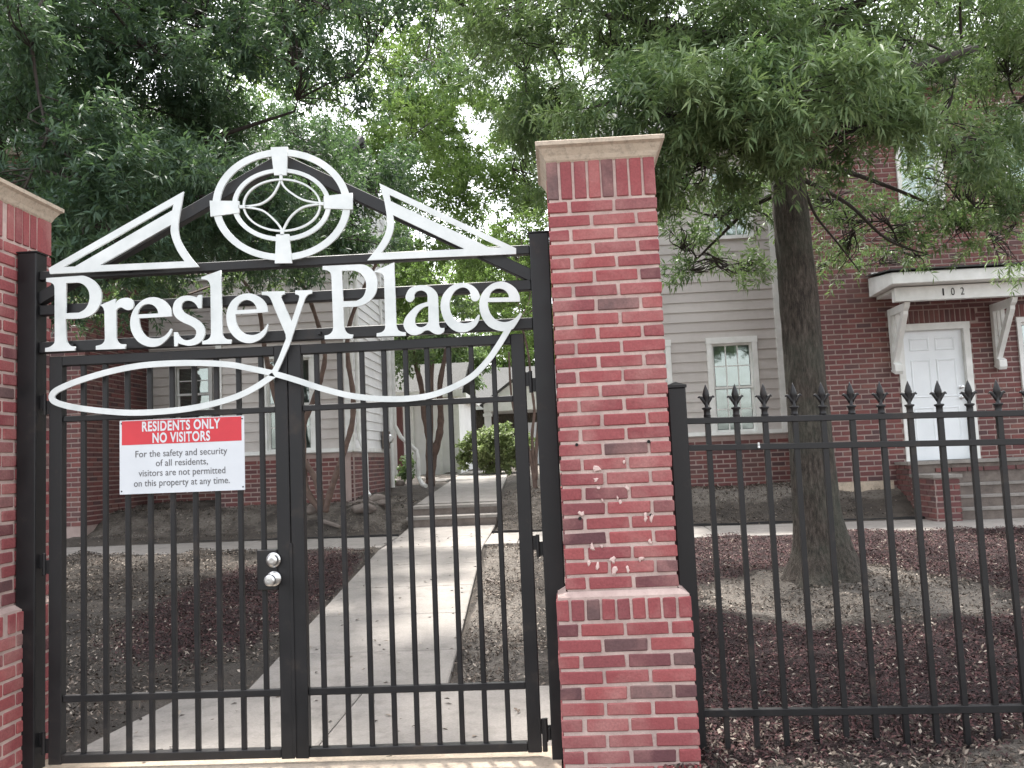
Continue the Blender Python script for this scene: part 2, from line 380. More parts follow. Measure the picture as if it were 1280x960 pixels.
scatter('leaf_litter', 240000, (-7.5, 8.5, 3.7, 15.6), lambda x, y: (1 - hard(x, y)) * (.22 + .3 * (y < 4.9) + .6 * (vnoise(x, y, 1.3) > .42) * (1 - mulch_mask(x, y))) * (1 + .6 * (pale_mask(x, y) > .5)) * np.where(y > 12.5, .7, 1), M['litter'], .036, .015, 'dry fallen leaves and twigs on the bare soil', .008)
scatter('fallen_leaves', 330, (-2.6, -.3, 4.5, 13.0), lambda x, y: hard(x, y), M['litter'], .05, .022, 'few dry leaves lying on the concrete path', .022, .2)

# ------------------------------------------------------------------ paving
def slab_obj(name, parent, quad, thick=.1, mat='concrete', gapfn=None):
    """quad = 4 (x,y,z) corners, counter-clockwise from above"""
    top = [Vector(q) for q in quad]; c = sum(top, Vector()) / 4
    ins = [q + (c - q).normalized() * .016 for q in top]
    v = [tuple(q + Vector((0, 0, 0))) for q in ins] + [tuple(q - Vector((0, 0, .007))) for q in top] + [tuple(q - Vector((0, 0, thick))) for q in top]
    f = [(0, 1, 2, 3)] + [(i, i + 4, (i + 1) % 4 + 4, (i + 1) % 4) for i in range(4)] + [(i + 4, i + 8, (i + 1) % 4 + 8, (i + 1) % 4 + 4) for i in range(4)]
    return MB().add(v, f).build(name, M[mat], parent)
path = empty('path', (-1.6, 6, 0)); tag(path, kind='structure'); path['label'] = 'grey concrete walkway climbing from the gate between the houses'
path.location = (0, 0, 0)
yy = [5.88, 6.7, 7.85, 9.0, 10.2, 11.35, 12.62, 13.58]
for a, b in zip(yy[:-1], yy[1:]):
    b_ = b - .01
    slab_obj('slab', path, [(path_x(a) - .67, a, base_z(a) + .01), (path_x(a) + .67, a, base_z(a) + .01), (path_x(b_) + .67, b_, base_z(b_) + .01 if b < 13.2 else .50), (path_x(b_) - .67, b_, base_z(b_) + .01 if b < 13.2 else .50)])
for y0, y1, z0, z1 in ((13.6, 14.0, .3, .655), (14.005, 14.5, .3, .80)):
    mb = MB(); mb.box(path_x(y0) - .68, path_x(y0) + .68, y0, y1, z0, z1 - .045); o = mb.build('riser', M['rock'], path)
    mb = MB(); mb.box(path_x(y0) - .70, path_x(y0) + .70, y0 - .02, y1, z1 - .044, z1); o = mb.build('tread', M['concrete'], path)
ya = 14.51
while ya < 25.9:
    yb = ya + 1.4
    slab_obj('slab', path, [(path_x(ya) - .67, ya, base_z(ya) + .012), (path_x(ya) + .67, ya, base_z(ya) + .012), (path_x(yb) + .67, yb - .01, base_z(yb) + .012), (path_x(yb) - .67, yb - .01, base_z(yb) + .012)]); ya = yb
slab_obj('slab', path, [(-7, 21.2, 1.052), (-2.75, 21.2, 1.052), (-2.75, 25, 1.16), (-7, 25, 1.16)])
sw = empty('sidewalk'); tag(sw, 'pale concrete cross walk in front of the townhouses', kind='structure')
px_ = -11.0
while px_ < 10:
    q = px_ + 1.3
    if not (px_ < -2.5 < q or -2.5 <= px_ < -.95):
        pass
    a, b = px_, q - .01
    def zc(y): return .395 + (y - 11.5) * .022
    for lo, hi in ([(a, b)] if (b < -2.42 or a > -1.04) else [(a, min(b, -2.42))] if a < -2.42 < b and b < -1.04 else [(max(a, -1.04), b)] if b > -1.04 and a > -2.42 else []):
        if hi - lo > .1:
            slab_obj('slab', sw, [(lo, walk_y(lo), zc(walk_y(lo))), (hi, walk_y(hi), zc(walk_y(hi))), (hi, walk_y(hi) + 1.28, zc(walk_y(hi) + 1.28)), (lo, walk_y(lo) + 1.28, zc(walk_y(lo) + 1.28))])
    px_ = q
gs = empty('gate_slab'); tag(gs, 'concrete apron just inside the gate', kind='structure')
slab_obj('slab', gs, [(-2.70, 4.62, .012), (-1.352, 4.62, .012), (-1.352, 5.87, .014), (-2.55, 5.87, .014)])
slab_obj('slab', gs, [(-1.345, 4.62, .012), (.1, 4.62, .012), (.1, 5.82, .014), (-1.345, 5.87, .014)])
th = MB(); th.box(-2.78, -.06, 4.14, 4.61, -.06, .018); th.build('threshold', M['cap'], None); tag(bpy.data.objects['threshold'], 'pale concrete threshold strip under the gate', kind='structure')
for nm, X0, X1 in (('left', -10.8, -2.42), ('right', -1.04, 5.0)):
    mb = MB()
    n = 24
    for i in range(n):
        a = X0 + (X1 - X0) * i / n; b = X0 + (X1 - X0) * (i + 1) / n; y0 = float(walk_y(a)) + 1.30; y1 = float(walk_y(b)) + 1.30
        za, zb = .455 + .006 * math.sin(i * 1.7), .455 + .006 * math.sin((i + 1) * 1.7)
        mb.add([(a, y0, .30), (b, y1, .30), (b, y1, zb), (a, y0, za), (a, y0 + .02, .30), (b, y1 + .02, .30), (b, y1 + .02, zb), (a, y0 + .02, za)], [(0, 1, 2, 3), (3, 2, 6, 7), (5, 4, 7, 6), (4, 0, 3, 7), (1, 5, 6, 2)])
    o = mb.build('bed_edging', M['black'])
    tag(o, 'dark edging behind the cross walk, ' + ('left of the path steps' if nm == 'left' else 'from the path steps to the porch'), 'edging', 'bed edging strips')

# ------------------------------------------------------------------ bricks
def brick_mesh(name, L, D, H, mat, jit=.0015, bev=.0035, seed=0):
    r = random.Random(seed); bm = bmesh.new(); bmesh.ops.create_cube(bm, size=1)
    for v in bm.verts: v.co = Vector((v.co.x * L, v.co.y * D, v.co.z * H)) + Vector([r.uniform(-jit, jit) for _ in range(3)])
    if bev: bmesh.ops.bevel(bm, geom=list(bm.edges), offset=bev, segments=1, affect='EDGES')
    for v in bm.verts: v.co += Vector([r.uniform(-jit, jit) * .8 for _ in range(3)])
    me_ = bpy.data.meshes.new(name); bm.to_mesh(me_); bm.free(); me_.materials.append(mat); return me_
BR = {}
def brick_var(L, D, H, mat, nv=6, bev=.004, jit=.0018):
    k = (round(L, 3), round(D, 3), round(H, 3), mat)
    if k not in BR: BR[k] = [brick_mesh('brick', L, D, H, M[mat], jit, bev, i) for i in range(nv)]
    return random.choice(BR[k])

def make_pillar():
    root = empty('brick_pillar', (.262, 4.455, 0))
    S_, SB = .525, .62; JX, JZ = .016, .0165; D = .095
    hs_, hb = S_ / 2, SB / 2; e = .007
    core = MB(); core.box(-hs_ + e, hs_ - e, -hs_ + e, hs_ - e, .80, 2.915); core.box(-hb + e, hb - e, -hb + e, hb - e, -.1, .824)
    core.add([(-hb + e, -hb + e, .822), (hb - e, -hb + e, .822), (hb - e, hb - e, .822), (-hb + e, hb - e, .822), (-hs_, -hs_, .845), (hs_, -hs_, .845), (hs_, hs_, .845), (-hs_, hs_, .845)], [(0, 1, 5, 4), (1, 2, 6, 5), (2, 3, 7, 6), (3, 0, 4, 7)])
    core.build('mortar', M['mortar'], root)
    rear = MB()
    def put(cx, cy, cz, lx, ly, h, visible):
        if not visible:
            rear.box(cx - lx / 2, cx + lx / 2, cy - ly / 2, cy + ly / 2, cz - h / 2, cz + h / 2); return
        along_x = lx >= ly
        me_ = brick_var(max(lx, ly), min(lx, ly), h, 'brick')
        o = link('brick', me_, root, (cx + random.uniform(-.001, .001), cy + random.uniform(-.0015, .0015), cz + random.uniform(-.001, .001)), (random.uniform(-.004, .004), random.uniform(-.006, .006), (0 if along_x else math.pi / 2) + random.uniform(-.004, .004)))
    # base courses
    z = .0; nb = 10; pitch = .0712
    for k in range(nb):
        cz = k * pitch + pitch / 2 - .002; h = pitch - JZ
        L3 = (SB - 2 * JX) / 3; A = k % 2 == 0
        for i in range(3):
            c = -hb + L3 / 2 + (L3 + JX) * i
            if A: put(c, -hb + D / 2, cz, L3, D, h, True); put(c, hb - D / 2, cz, L3, D, h, False)
            else: put(-hb + D / 2, c, cz, D, L3, h, True); put(hb - D / 2, c, cz, D, L3, h, True)
        m_ = SB - 2 * (D + JX); L2 = (m_ - JX) / 2
        for i in (-1, 1):
            c = i * (L2 + JX) / 2
            if A: put(-hb + D / 2, c, cz, D, L2, h, True); put(hb - D / 2, c, cz, D, L2, h, True)
            else: put(c, -hb + D / 2, cz, L2, D, h, True); put(c, hb - D / 2, cz, L2, D, h, False)
    # rowlock course
    JR = JX * .8; p9 = (SB + JR) / 9; cz = .7105 + .0545
    for i in range(9):
        c = -hb + p9 * (i + .5) - JR / 2
        put(c, -hb + D / 2, cz, p9 - JX * .8, D, .094, True); put(c, hb - D / 2, cz, p9 - JX * .8, D, .094, False)
    for i in range(2, 8):
        c = -hb + p9 * (i + .5) - JR / 2
        for s in (-1, 1): put(s * (hb - D / 2), c, cz, D, p9 - JR, .094, True)
    # shaft courses, pinwheel bond
    nc = 27; z0, z1 = .845, 2.715; pitch = (z1 - z0) / nc; h = pitch - JZ
    arm = S_ - D - JX; L2 = (arm - JX) / 2
    for k in range(nc):
        cz = z0 + (k + .5) * pitch; s = 1 if k % 2 else -1
        for i in range(2):
            c = -hs_ + L2 / 2 + i * (L2 + JX)
            put(s * c, -hs_ + D / 2, cz, L2, D, h, True)                    # front
            put(-s * c, hs_ - D / 2, cz, L2, D, h, False)                   # rear
            put(hs_ - D / 2, s * c, cz, D, L2, h, True)
            put(-(hs_ - D / 2), -s * c, cz, D, L2, h, True)
    # soldier course
    p8 = (S_ + JR) / 8; cz = (2.715 + 2.915) / 2
    for i in range(8):
        c = -hs_ + p8 * (i + .5) - JR / 2
        put(c, -hs_ + D / 2, cz, p8 - JX * .8, D, .188, True); put(c, hs_ - D / 2, cz, p8 - JX * .8, D, .188, False)
    for i in range(2, 7):
        c = -hs_ + p8 * (i + .5) - JR / 2
        for s in (-1, 1): put(s * (hs_ - D / 2), c, cz, D, p8 - JX * .8, .188, True)
    o = rear.build('brick', M['brick'], root); o['kind'] = 'stuff'
    # coping: splayed underside with a thin lip on top
    prof = [(hs_ - .004, 2.905), (hs_ + .004, 2.915), (hs_ + .012, 2.935), (hs_ + .032, 2.968), (hs_ + .048, 2.979), (hs_ + .049, 2.998), (hs_ + .040, 3.003), (.05, 3.02)]
    mb = MB(); v = []; f = []
    for r, zz in prof: v += [(-r, -r, zz), (r, -r, zz), (r, r, zz), (-r, r, zz)]
    for i in range(len(prof) - 1):
        for k in range(4): f.append((i * 4 + k, i * 4 + (k + 1) % 4, i * 4 + 4 + (k + 1) % 4, i * 4 + 4 + k))
    f.append(tuple(range(len(prof) * 4 - 4, len(prof) * 4))); f.append((3, 2, 1, 0))
    mb.add(v, f); mb.build('coping', M['cap'], root)
    return root
def copy_tree(o, parent=None):
    c = o.copy(); COL.objects.link(c); c.parent = parent
    for ch in list(o.children): copy_tree(ch, c)
    return c
pr_ = make_pillar(); tag(pr_, 'tall red brick pillar between the gate and the picket fence, with white smears', 'pillar', 'brick gate pillars')
pl_ = copy_tree(pr_); pl_.location = (-3.06, 4.455, 0); tag(pl_, 'brick pillar cut off by the left edge, behind the left gate post', 'pillar', 'brick gate pillars')
# splatters and bolt holes only on the right pillar
fy = 4.455 - .2625
for cx, cy, r in ((747, 586, 5), (745, 600, 4), (753, 625, 3), (775, 628, 3), (784, 610, 4), (807, 646, 5), (727, 642, 4), (740, 684, 5), (752, 683, 3), (766, 700, 4), (768, 712, 4), (785, 712, 4), (813, 677, 3), (747, 708, 4), (800, 700, 3), (780, 578, 2.5), (748, 610, 3), (772, 622, 3), (814, 648, 4), (802, 698, 3), (736, 704, 3)):
    X, _, Z = at(cx, cy, fy); mb = MB(); R_ = r / 262 * .95; n = 9; rr = [R_ * random.uniform(.5, 1.3) for _ in range(n)]
    ph = random.uniform(0, 6); ex = random.uniform(.5, 1.1); ez = random.uniform(.8, 1.7)
    ring = [(math.cos(ph + 2 * math.pi * i / n) * rr[i] * ex, math.sin(ph + 2 * math.pi * i / n) * rr[i] * ez) for i in range(n)]
    v = [(a, 0.002, b) for a, b in ring] + [(a * .6, -.005, b * .6) for a, b in ring]
    mb.add(v, [(i, (i + 1) % n, (i + 1) % n + n, i + n) for i in range(n)] + [tuple(range(n, 2 * n))])
    mb.build('mortar_smear', M['splat'], pr_, (X - .262, -.2625 - .0005, Z))
for cx, cy in ((721, 556), (811, 552), (725, 648), (814, 644)):
    X, _, Z = at(cx, cy, fy); mb = MB(); mb.lathe([(.0078, -.004), (.0078, .0035), (.006, .0035), (.006, .001)], (0, 0, 0), 12, 'Y')
    mb.build('bolt_hole', M['dark'], pr_, (X - .262, -.2625, Z))

# ------------------------------------------------------------------ gate posts, arch, leaves
GY_ = 4.45
def post(name, x0, x1, y0, y1, z0, z1, label, cat, grp=None):
    t = empty(name, ((x0 + x1) / 2, (y0 + y1) / 2, z0)); w_ = x1 - x0; d = y1 - y0; h = z1 - z0
    mb = MB(); mb.box(-w_ / 2, w_ / 2, -d / 2, d / 2, 0, h); o = mb.build('post_tube', M['black'], t)
    bv = o.modifiers.new('b', 'BEVEL'); bv.width = .006; bv.segments = 2
    return tag(t, label, cat, grp)
gpl = post('gate_post', -2.792, -2.69, 4.40, 4.50, 0, 2.662, 'square black gate post standing against the left brick pillar', 'post', 'gate posts')
mb = MB(); mb.box(-.055, .055, -.054, .054, 2.662, 2.668); mb.build('post_cap', M['black'], gpl)
gpr = post('gate_post', -.105, -.004, 4.40, 4.50, 0, 2.618, 'square black gate post standing against the right brick pillar', 'post', 'gate posts')
mb = MB(); mb.box(-.055, .055, -.054, .054, 2.618, 2.624); mb.build('post_cap', M['black'], gpr)

arch = empty('gate_arch', (-1.39, GY_, 2.1)); tag(arch, 'black steel arch frame with peaked bars spanning both gate posts', 'arch')
def apart(name, mb, parent, mat='black', bev=.003):
    ox = parent.location
    o = mb.build(name, M[mat], parent); o.location = (-ox.x, -ox.y, -ox.z)
    if bev: b = o.modifiers.new('b', 'BEVEL'); b.width = bev; b.segments = 1
    return o
y0a, y1a = GY_ - .025, GY_ + .025
for za, zb_ in ((2.517, 2.564), (2.330, 2.383), (2.130, 2.188)):
    mb = MB(); mb.box(-2.689, -.106, y0a, y1a, za, zb_); apart('rail', mb, arch)
for (xa, za, xb, zb_) in ((-1.40, 3.085, -2.70, 2.415), (-1.375, 3.085, -.095, 2.40)):
    mb = MB(); mb.bar((xa, GY_ - .001, za), (xb, GY_ - .001, zb_), .062, .052); apart('sloped_bar', mb, arch)
for x in (-2.40, -.42):
    pass

def leaf_gate(x0, x1, seam, bars, label, hx):
    t = empty('gate_leaf', (hx, GY_, .03)); tag(t, label, 'gate', 'gate leaves')
    W1 = .068
    y0, y1 = GY_ - .025, GY_ + .025
    for a, b in ((x0, x0 + W1), (x1 - W1, x1)):
        mb = MB(); mb.box(a, b, y0, y1, .045, 2.108); apart('stile', mb, t)
    for (za, zb_, d, nm) in ((2.058, 2.107, .0245, 'top_rail'), (1.765, 1.796, .014, 'rail'), (.345, .380, .014, 'rail'), (.05, .092, .0245, 'bottom_rail')):
        mb = MB(); mb.box(x0 + W1 + .0005, x1 - W1 - .0005, GY_ - d, GY_ + d, za, zb_); apart(nm, mb, t)
    for x in bars:
        mb = MB(); r = .0125; mb.box(x - r, x + r, GY_ - .0135 + .0015, GY_ + .0115, .088, 2.062); apart('bar', mb, t)
    return t
Lx0, Lx1 = -2.634, -1.3765; Rx0, Rx1 = -1.3725, -.154
barsL = [-2.634 + .068 + (Lx1 - Lx0 - .136) * i / 10 for i in range(1, 10)] ; barsL = [-2.462, -2.345, -2.227, -2.108, -1.99, -1.872, -1.755, -1.638, -1.520]
barsR = [-1.228, -1.108, -.992, -.878, -.766, -.656, -.543, -.428, -.314]
gL = leaf_gate(Lx0, Lx1, 1, barsL, 'left leaf of the black barred gate carrying the lock knobs', Lx0)
gR = leaf_gate(Rx0, Rx1, 0, barsR, 'right leaf of the black barred gate, hinged beside the tall brick pillar', Rx1)
# lock box and knobs on the left leaf
mb = MB(); mb.box(-1.548, -1.4447, GY_ - .034, GY_ + .034, .872, 1.072); apart('lock_box', mb, gL, bev=.004)
kb = MB(); kb.lathe([(.036, 0), (.037, .008), (.030, .014), (.026, .030), (.021, .034), (.013, .036)], (-1.461, GY_ - .034, 1.021), 24, 'Y'); apart('deadbolt', kb, gL, 'steel', 0).data.polygons.foreach_set('use_smooth', [False] * len(kb.f))
kb = MB(); kb.lathe([(.037, 0), (.037, .006), (.030, .012), (.013, .018), (.013, .040), (.024, .048), (.029, .062), (.027, .075), (.020, .081), (.008, .082), (.008, .079)], (-1.461, GY_ - .034, .928), 24, 'Y'); apart('knob', kb, gL, 'steel', 0)
mb = MB(); mb.box(-1.3825, -1.3665, GY_ - .031, GY_ - .0255, .06, 1.10); apart('meeting_strip', mb, gL, bev=.001)
def hinge(parent, x0, x1, z):
    h = empty('hinge', (0, 0, 0), parent); ox = parent.location
    for nm, g_ in (('barrel', 'b'), ('leaf_plate', 'p')):
        mb = MB(); xm = (x0 + x1) / 2
        if g_ == 'b': mb.tube([(xm, GY_ - .016, z - .055), (xm, GY_ - .016, z + .055)], .0095, 12)
        else:
            mb.box(x0, xm - .002, GY_ - .014, GY_ - .006, z - .02, z + .05); mb.box(xm + .002, x1, GY_ - .014, GY_ - .006, z - .05, z + .02)
        o = mb.build(nm, M['black'], h); o.location = (-ox.x, -ox.y, -ox.z)
for z in (.15, 1.04, 1.86): hinge(gR, -.1535, -.1055, z); hinge(gL, -2.6895, -2.6345, z)
mb = MB(); mb.box(-.150, -.126, GY_ - .02, GY_ + .01, .045, .20); mb.box(-.126, -.107, GY_ - .02, GY_ + .01, .10, .16); apart('hinge_bracket', mb, gR)

# ------------------------------------------------------------------ name sign (traced outlines stand on their own plane in front of the rails)
SY = 4.400; ST = .012
def smooth(pts):
    """pts: (x,y) smooth or (x,y,1) corner -> dense closed polygon (Catmull-Rom between corners)"""
    n = len(pts); outp = []
    for i in range(n):
        p0, p1, p2, p3 = pts[i - 1], pts[i], pts[(i + 1) % n], pts[(i + 2) % n]
        c1, c2 = len(p1) > 2, len(p2) > 2
        if c1 and c2: outp.append((p1[0], p1[1])); continue
        a, b = np.array(p1[:2], float), np.array(p2[:2], float)
        m1 = (b - np.array(p0[:2], float)) / 2 if not c1 else None
        m2 = (np.array(p3[:2], float) - a) / 2 if not c2 else None
        d = b - a; L = np.linalg.norm(d)
        if m1 is not None:
            l = np.linalg.norm(m1); m1 = m1 * min(1, 1.2 * L / l) if l > 0 else m1
        if m2 is not None:
            l = np.linalg.norm(m2); m2 = m2 * min(1, 1.2 * L / l) if l > 0 else m2
        if m1 is None: m1 = 1.5 * d - .5 * m2
        if m2 is None: m2 = 1.5 * d - .5 * m1
        for k in range(6):
            t = k / 6; h = (2 * t ** 3 - 3 * t ** 2 + 1, t ** 3 - 2 * t ** 2 + t, -2 * t ** 3 + 3 * t ** 2, t ** 3 - t ** 2)
            q = h[0] * a + h[1] * m1 + h[2] * b + h[3] * m2; outp.append((float(q[0]), float(q[1])))
    return outp
def cutout(name, loops, parent, mat, y=SY, thick=ST):
    """flat plate with holes, from loops of (x,z) in world metres"""
    cu = bpy.data.curves.new(name, 'CURVE'); cu.dimensions = '2D'; cu.fill_mode = 'BOTH'; cu.extrude = thick / 2
    for lp in loops:
        sp = cu.splines.new('POLY'); sp.points.add(len(lp) - 1)
        for i, (x, z) in enumerate(lp): sp.points[i].co = (x, z, 0, 1)
        sp.use_cyclic_u = True
    tmp = bpy.data.objects.new('tmp', cu); COL.objects.link(tmp)
    me_ = bpy.data.meshes.new_from_object(tmp, depsgraph=bpy.context.evaluated_depsgraph_get())
    bpy.data.objects.remove(tmp); me_.name = name
    R90 = Matrix.Rotation(math.pi / 2, 4, 'X'); me_.transform(R90); me_.transform(Matrix.Translation((0, y - thick / 2, 0)))
    me_.materials.clear(); me_.materials.append(M[mat])
    o = link(name, me_, parent); ox = parent.location; o.location = (-ox.x, -ox.y, -ox.z); return o
def tile(loops, ox, oy, s):
    r = []
    for lp in loops:
        r.append([(lambda p: (p[0], p[2]))(at(ox + x / s, oy + y / s, SY)) for x, y in smooth(lp)])
    return r
sign = empty('name_sign', (-1.39, SY, 2.1)); tag(sign, 'white cut metal Presley Place lettering with gables, round medallion and swoosh', 'sign')
A = (50, 330, 8); B = (160, 330, 8); C_ = (250, 330, 6.4); D_ = (395, 320, 8); E_ = (500, 330, 7.53)
c = 1
LET = [
 ('letter_P', A, [[(75, 145, c), (400, 123, c), (470, 127), (555, 175), (610, 250), (625, 330), (605, 420), (545, 500), (450, 543), (350, 552), (270, 552, c), (273, 750, c), (285, 790), (315, 820), (360, 826, c), (360, 868, c), (64, 881, c), (64, 843, c), (112, 830), (150, 800), (160, 770, c), (158, 245, c), (148, 210), (118, 190), (74, 182, c)],
                  [(275, 195, c), (395, 190, c), (450, 212), (492, 262), (507, 330), (495, 400), (460, 455), (400, 490, c), (268, 495, c)]]),
 ('letter_r', A, [[(612, 415, c), (690, 382), (765, 350, c), (762, 400, c), (800, 360), (850, 343), (905, 345), (938, 372), (945, 415), (928, 452), (890, 465), (858, 455), (825, 438), (795, 445), (773, 468, c), (773, 745, c), (788, 780), (815, 800), (865, 805, c), (863, 850, c), (570, 860, c), (570, 822, c), (622, 808), (652, 780), (660, 745, c), (655, 480, c), (642, 440)]]),
 ('letter_e', B, [[(447, 527, c), (438, 460), (408, 405), (360, 362), (290, 337), (220, 340), (150, 370), (85, 432), (45, 510), (32, 600), (50, 690), (100, 768), (170, 815), (250, 832), (330, 815), (400, 755), (440, 695), (447, 650, c), (437, 648, c), (395, 705), (345, 738), (280, 748), (210, 735), (160, 690), (130, 620), (122, 546, c)],
                  [(105, 508, c), (125, 450), (165, 415), (215, 403), (265, 418), (300, 455), (312, 498, c)]]),
 ('letter_s', B, [[(712, 315, c), (746, 312, c), (746, 445, c), (710, 447, c), (690, 410), (650, 378), (600, 370), (560, 388), (543, 430), (555, 470), (600, 505), (680, 545), (740, 590), (775, 650), (775, 710), (745, 770), (690, 808), (620, 820), (560, 810), (512, 795, c), (502, 825, c), (472, 826, c), (468, 685, c), (502, 683, c), (525, 730), (575, 762), (630, 760), (675, 735), (692, 690), (678, 652), (630, 618), (560, 588), (500, 548), (465, 500), (458, 440), (480, 375), (540, 330), (610, 320), (665, 328), (695, 338, c)]]),
 ('letter_l', C_, [[(18, 110, c), (173, 52, c), (185, 560, c), (198, 588), (222, 603), (257, 607, c), (257, 640, c), (25, 645, c), (25, 618, c), (65, 608), (88, 585), (95, 550, c), (90, 180, c), (80, 150), (58, 131), (18, 126, c)]]),
 ('letter_e', C_, [[(548, 388, c), (540, 335), (505, 285), (450, 250), (390, 238), (320, 255), (260, 300), (225, 370), (218, 440), (235, 520), (280, 585), (340, 625), (410, 635), (480, 610), (530, 560), (552, 490, c), (546, 480, c), (520, 520), (480, 555), (430, 570), (370, 560), (320, 520), (295, 460), (290, 405, c)],
                  [(300, 372, c), (312, 330), (345, 300), (385, 290), (428, 308), (453, 340), (460, 365, c)]]),
 ('letter_y', C_, [[(500, 225, c), (683, 220, c), (683, 245, c), (660, 254), (655, 275, c), (738, 460, c), (795, 290, c), (799, 262), (788, 250), (767, 245, c), (767, 215, c), (902, 212, c), (900, 240, c), (868, 250), (845, 280, c), (742, 585, c), (725, 640), (690, 720), (655, 800), (625, 865, c), (578, 860, c), (630, 760), (665, 670), (693, 600, c), (690, 565, c), (590, 330, c), (570, 282), (545, 256), (500, 250, c)]]),
 ('letter_P', D_, [[(72, 105, c), (440, 88, c), (505, 98), (570, 145), (610, 215), (618, 290), (600, 380), (540, 455), (470, 495), (400, 510), (280, 514, c), (285, 700, c), (300, 752), (332, 780), (375, 788, c), (370, 828, c), (92, 835, c), (92, 798, c), (138, 786), (170, 752), (178, 710, c), (160, 210, c), (150, 175), (120, 150), (72, 142, c)],
                   [(265, 152, c), (385, 150, c), (450, 178), (495, 240), (507, 310), (492, 380), (460, 425), (400, 455, c), (275, 457, c)]]),
 ('letter_l', D_, [[(590, 155, c), (785, 68, c), (808, 700, c), (825, 740), (858, 760), (900, 765, c), (902, 800, c), (610, 808, c), (612, 775, c), (660, 765), (690, 737), (697, 690, c), (685, 220, c), (672, 190), (645, 173), (590, 168, c)]]),
 ('letter_a', E_, [[(58, 300), (90, 240), (150, 210), (220, 203), (290, 220), (340, 262), (360, 310, c), (370, 570, c), (380, 600), (400, 606), (420, 603, c), (415, 640), (385, 662), (350, 665), (310, 650), (275, 628), (240, 630), (190, 662), (130, 673), (75, 650), (42, 600), (38, 555), (60, 500), (110, 440), (170, 392), (262, 360, c), (262, 315, c), (250, 275), (210, 253), (165, 262), (140, 290), (138, 325), (115, 355), (85, 360), (60, 338)],
                   [(270, 400, c), (228, 412), (180, 450), (148, 510), (147, 560), (168, 590), (208, 598), (248, 580), (270, 545, c)]]),
 ('letter_c', E_, [[(752, 300), (730, 250), (680, 205), (610, 183), (530, 190), (460, 230), (405, 300), (385, 385), (395, 470), (430, 550), (490, 615), (560, 645), (630, 640), (700, 600), (740, 545), (752, 482, c), (737, 480, c), (700, 528), (650, 556), (590, 560), (530, 530), (490, 480), (470, 410), (475, 340), (510, 270), (560, 232), (610, 225), (650, 250), (667, 290), (670, 328), (692, 352), (722, 352), (746, 332)]]),
 ('letter_e', E_, [[(1130, 357, c), (1125, 300), (1090, 235), (1030, 190), (960, 168), (880, 185), (810, 235), (765, 300), (748, 380), (760, 470), (800, 550), (860, 605), (940, 632), (1010, 633), (1067, 612, c), (1112, 545), (1152, 470, c), (1130, 460, c), (1100, 500), (1050, 535), (980, 550), (910, 530), (860, 480), (835, 420), (828, 362, c)],
                   [(840, 322, c), (860, 270), (900, 240), (945, 235), (990, 252), (1018, 285), (1028, 318, c)]]),
]
for nm, (ox, oy, s), loops in LET: cutout(nm, tile(loops, ox, oy, s), sign, 'white')
TL = (50, 230, 6.095); TR = (450, 220, 6.095)
cutout('gable', tile([[(1100, 62, c), (1087, 150), (1070, 240), (1060, 330), (1070, 410), (1100, 475), (1155, 560), (1220, 635, c), (85, 688, c), (75, 645, c)],
                      [(1025, 160, c), (1015, 205, c), (275, 632, c), (190, 635, c)], [(1005, 315, c), (1003, 370), (1018, 430), (1055, 515), (1108, 592, c), (465, 622, c)]], *TL), sign, 'white')
cutout('gable', tile([[(150, 60, c), (1190, 555, c), (1190, 598, c), (60, 645, c), (120, 568), (175, 485), (205, 405), (208, 325), (192, 215), (170, 130)],
                      [(228, 148, c), (1080, 548, c), (990, 550, c), (235, 195, c)], [(255, 302, c), (800, 560, c), (165, 590, c), (215, 520), (250, 440), (262, 370)]], *TR), sign, 'white')
def ell(cx, cy, rx, ry, n=64): return [(cx + rx * math.cos(2 * math.pi * i / n), cy + ry * math.sin(2 * math.pi * i / n)) for i in range(n)]
def px_loops(loops, ox, oy, s, y): return [[(lambda p: (p[0], p[2]))(at(ox + a / s, oy + b / s, y)) for a, b in lp] for lp in loops]
MD = (250, 170, 5.333)
cutout('ring', px_loops([ell(547, 463, 458, 370), ell(547, 463, 410, 327)], *MD, SY), sign, 'white')
cutout('ring', px_loops([ell(547, 463, 328, 242), ell(547, 461, 297, 215)], *MD, SY), sign, 'white')
cutout('ring', px_loops([ell(549, 464, 260, 177), ell(549, 464, 248, 165)], *MD, SY), sign, 'white')
def band(pts, w_):
    """open centre line -> closed outline; w_ width (number or list), same units as pts"""
    P_ = [np.array(p, float) for p in pts]; n = len(P_); L_, R_ = [], []
    for i, p in enumerate(P_):
        t = P_[min(i + 1, n - 1)] - P_[max(i - 1, 0)]; t /= np.linalg.norm(t); nn = np.array([-t[1], t[0]])
        ww = w_[i] if hasattr(w_, '__len__') else w_
        L_.append(tuple(p + nn * ww / 2)); R_.append(tuple(p - nn * ww / 2))
    return L_ + R_[::-1]
def dense(pts, k=6):
    P_ = [np.array(p, float) for p in pts]; o = []
    for i in range(len(P_) - 1):
        p0, p1, p2, p3 = P_[max(i - 1, 0)], P_[i], P_[i + 1], P_[min(i + 2, len(P_) - 1)]
        for j in range(k):
            t = j / k; o.append(tuple(.5 * ((2 * p1) + (-p0 + p2) * t + (2 * p0 - 5 * p1 + 4 * p2 - p3) * t * t + (-p0 + 3 * p1 - 3 * p2 + p3) * t ** 3)))
    o.append(tuple(P_[-1])); return o
for arc in (((543, 296), (560, 335), (605, 378), (690, 428), (805, 452)), ((805, 456), (690, 478), (605, 545), (553, 637)), ((553, 637), (510, 575), (420, 500), (296, 476)), ((296, 474), (410, 455), (490, 395), (543, 296))):
    cutout('arc', px_loops([band(dense(arc), 12)], *MD, SY - .002), sign, 'white', SY - .002)
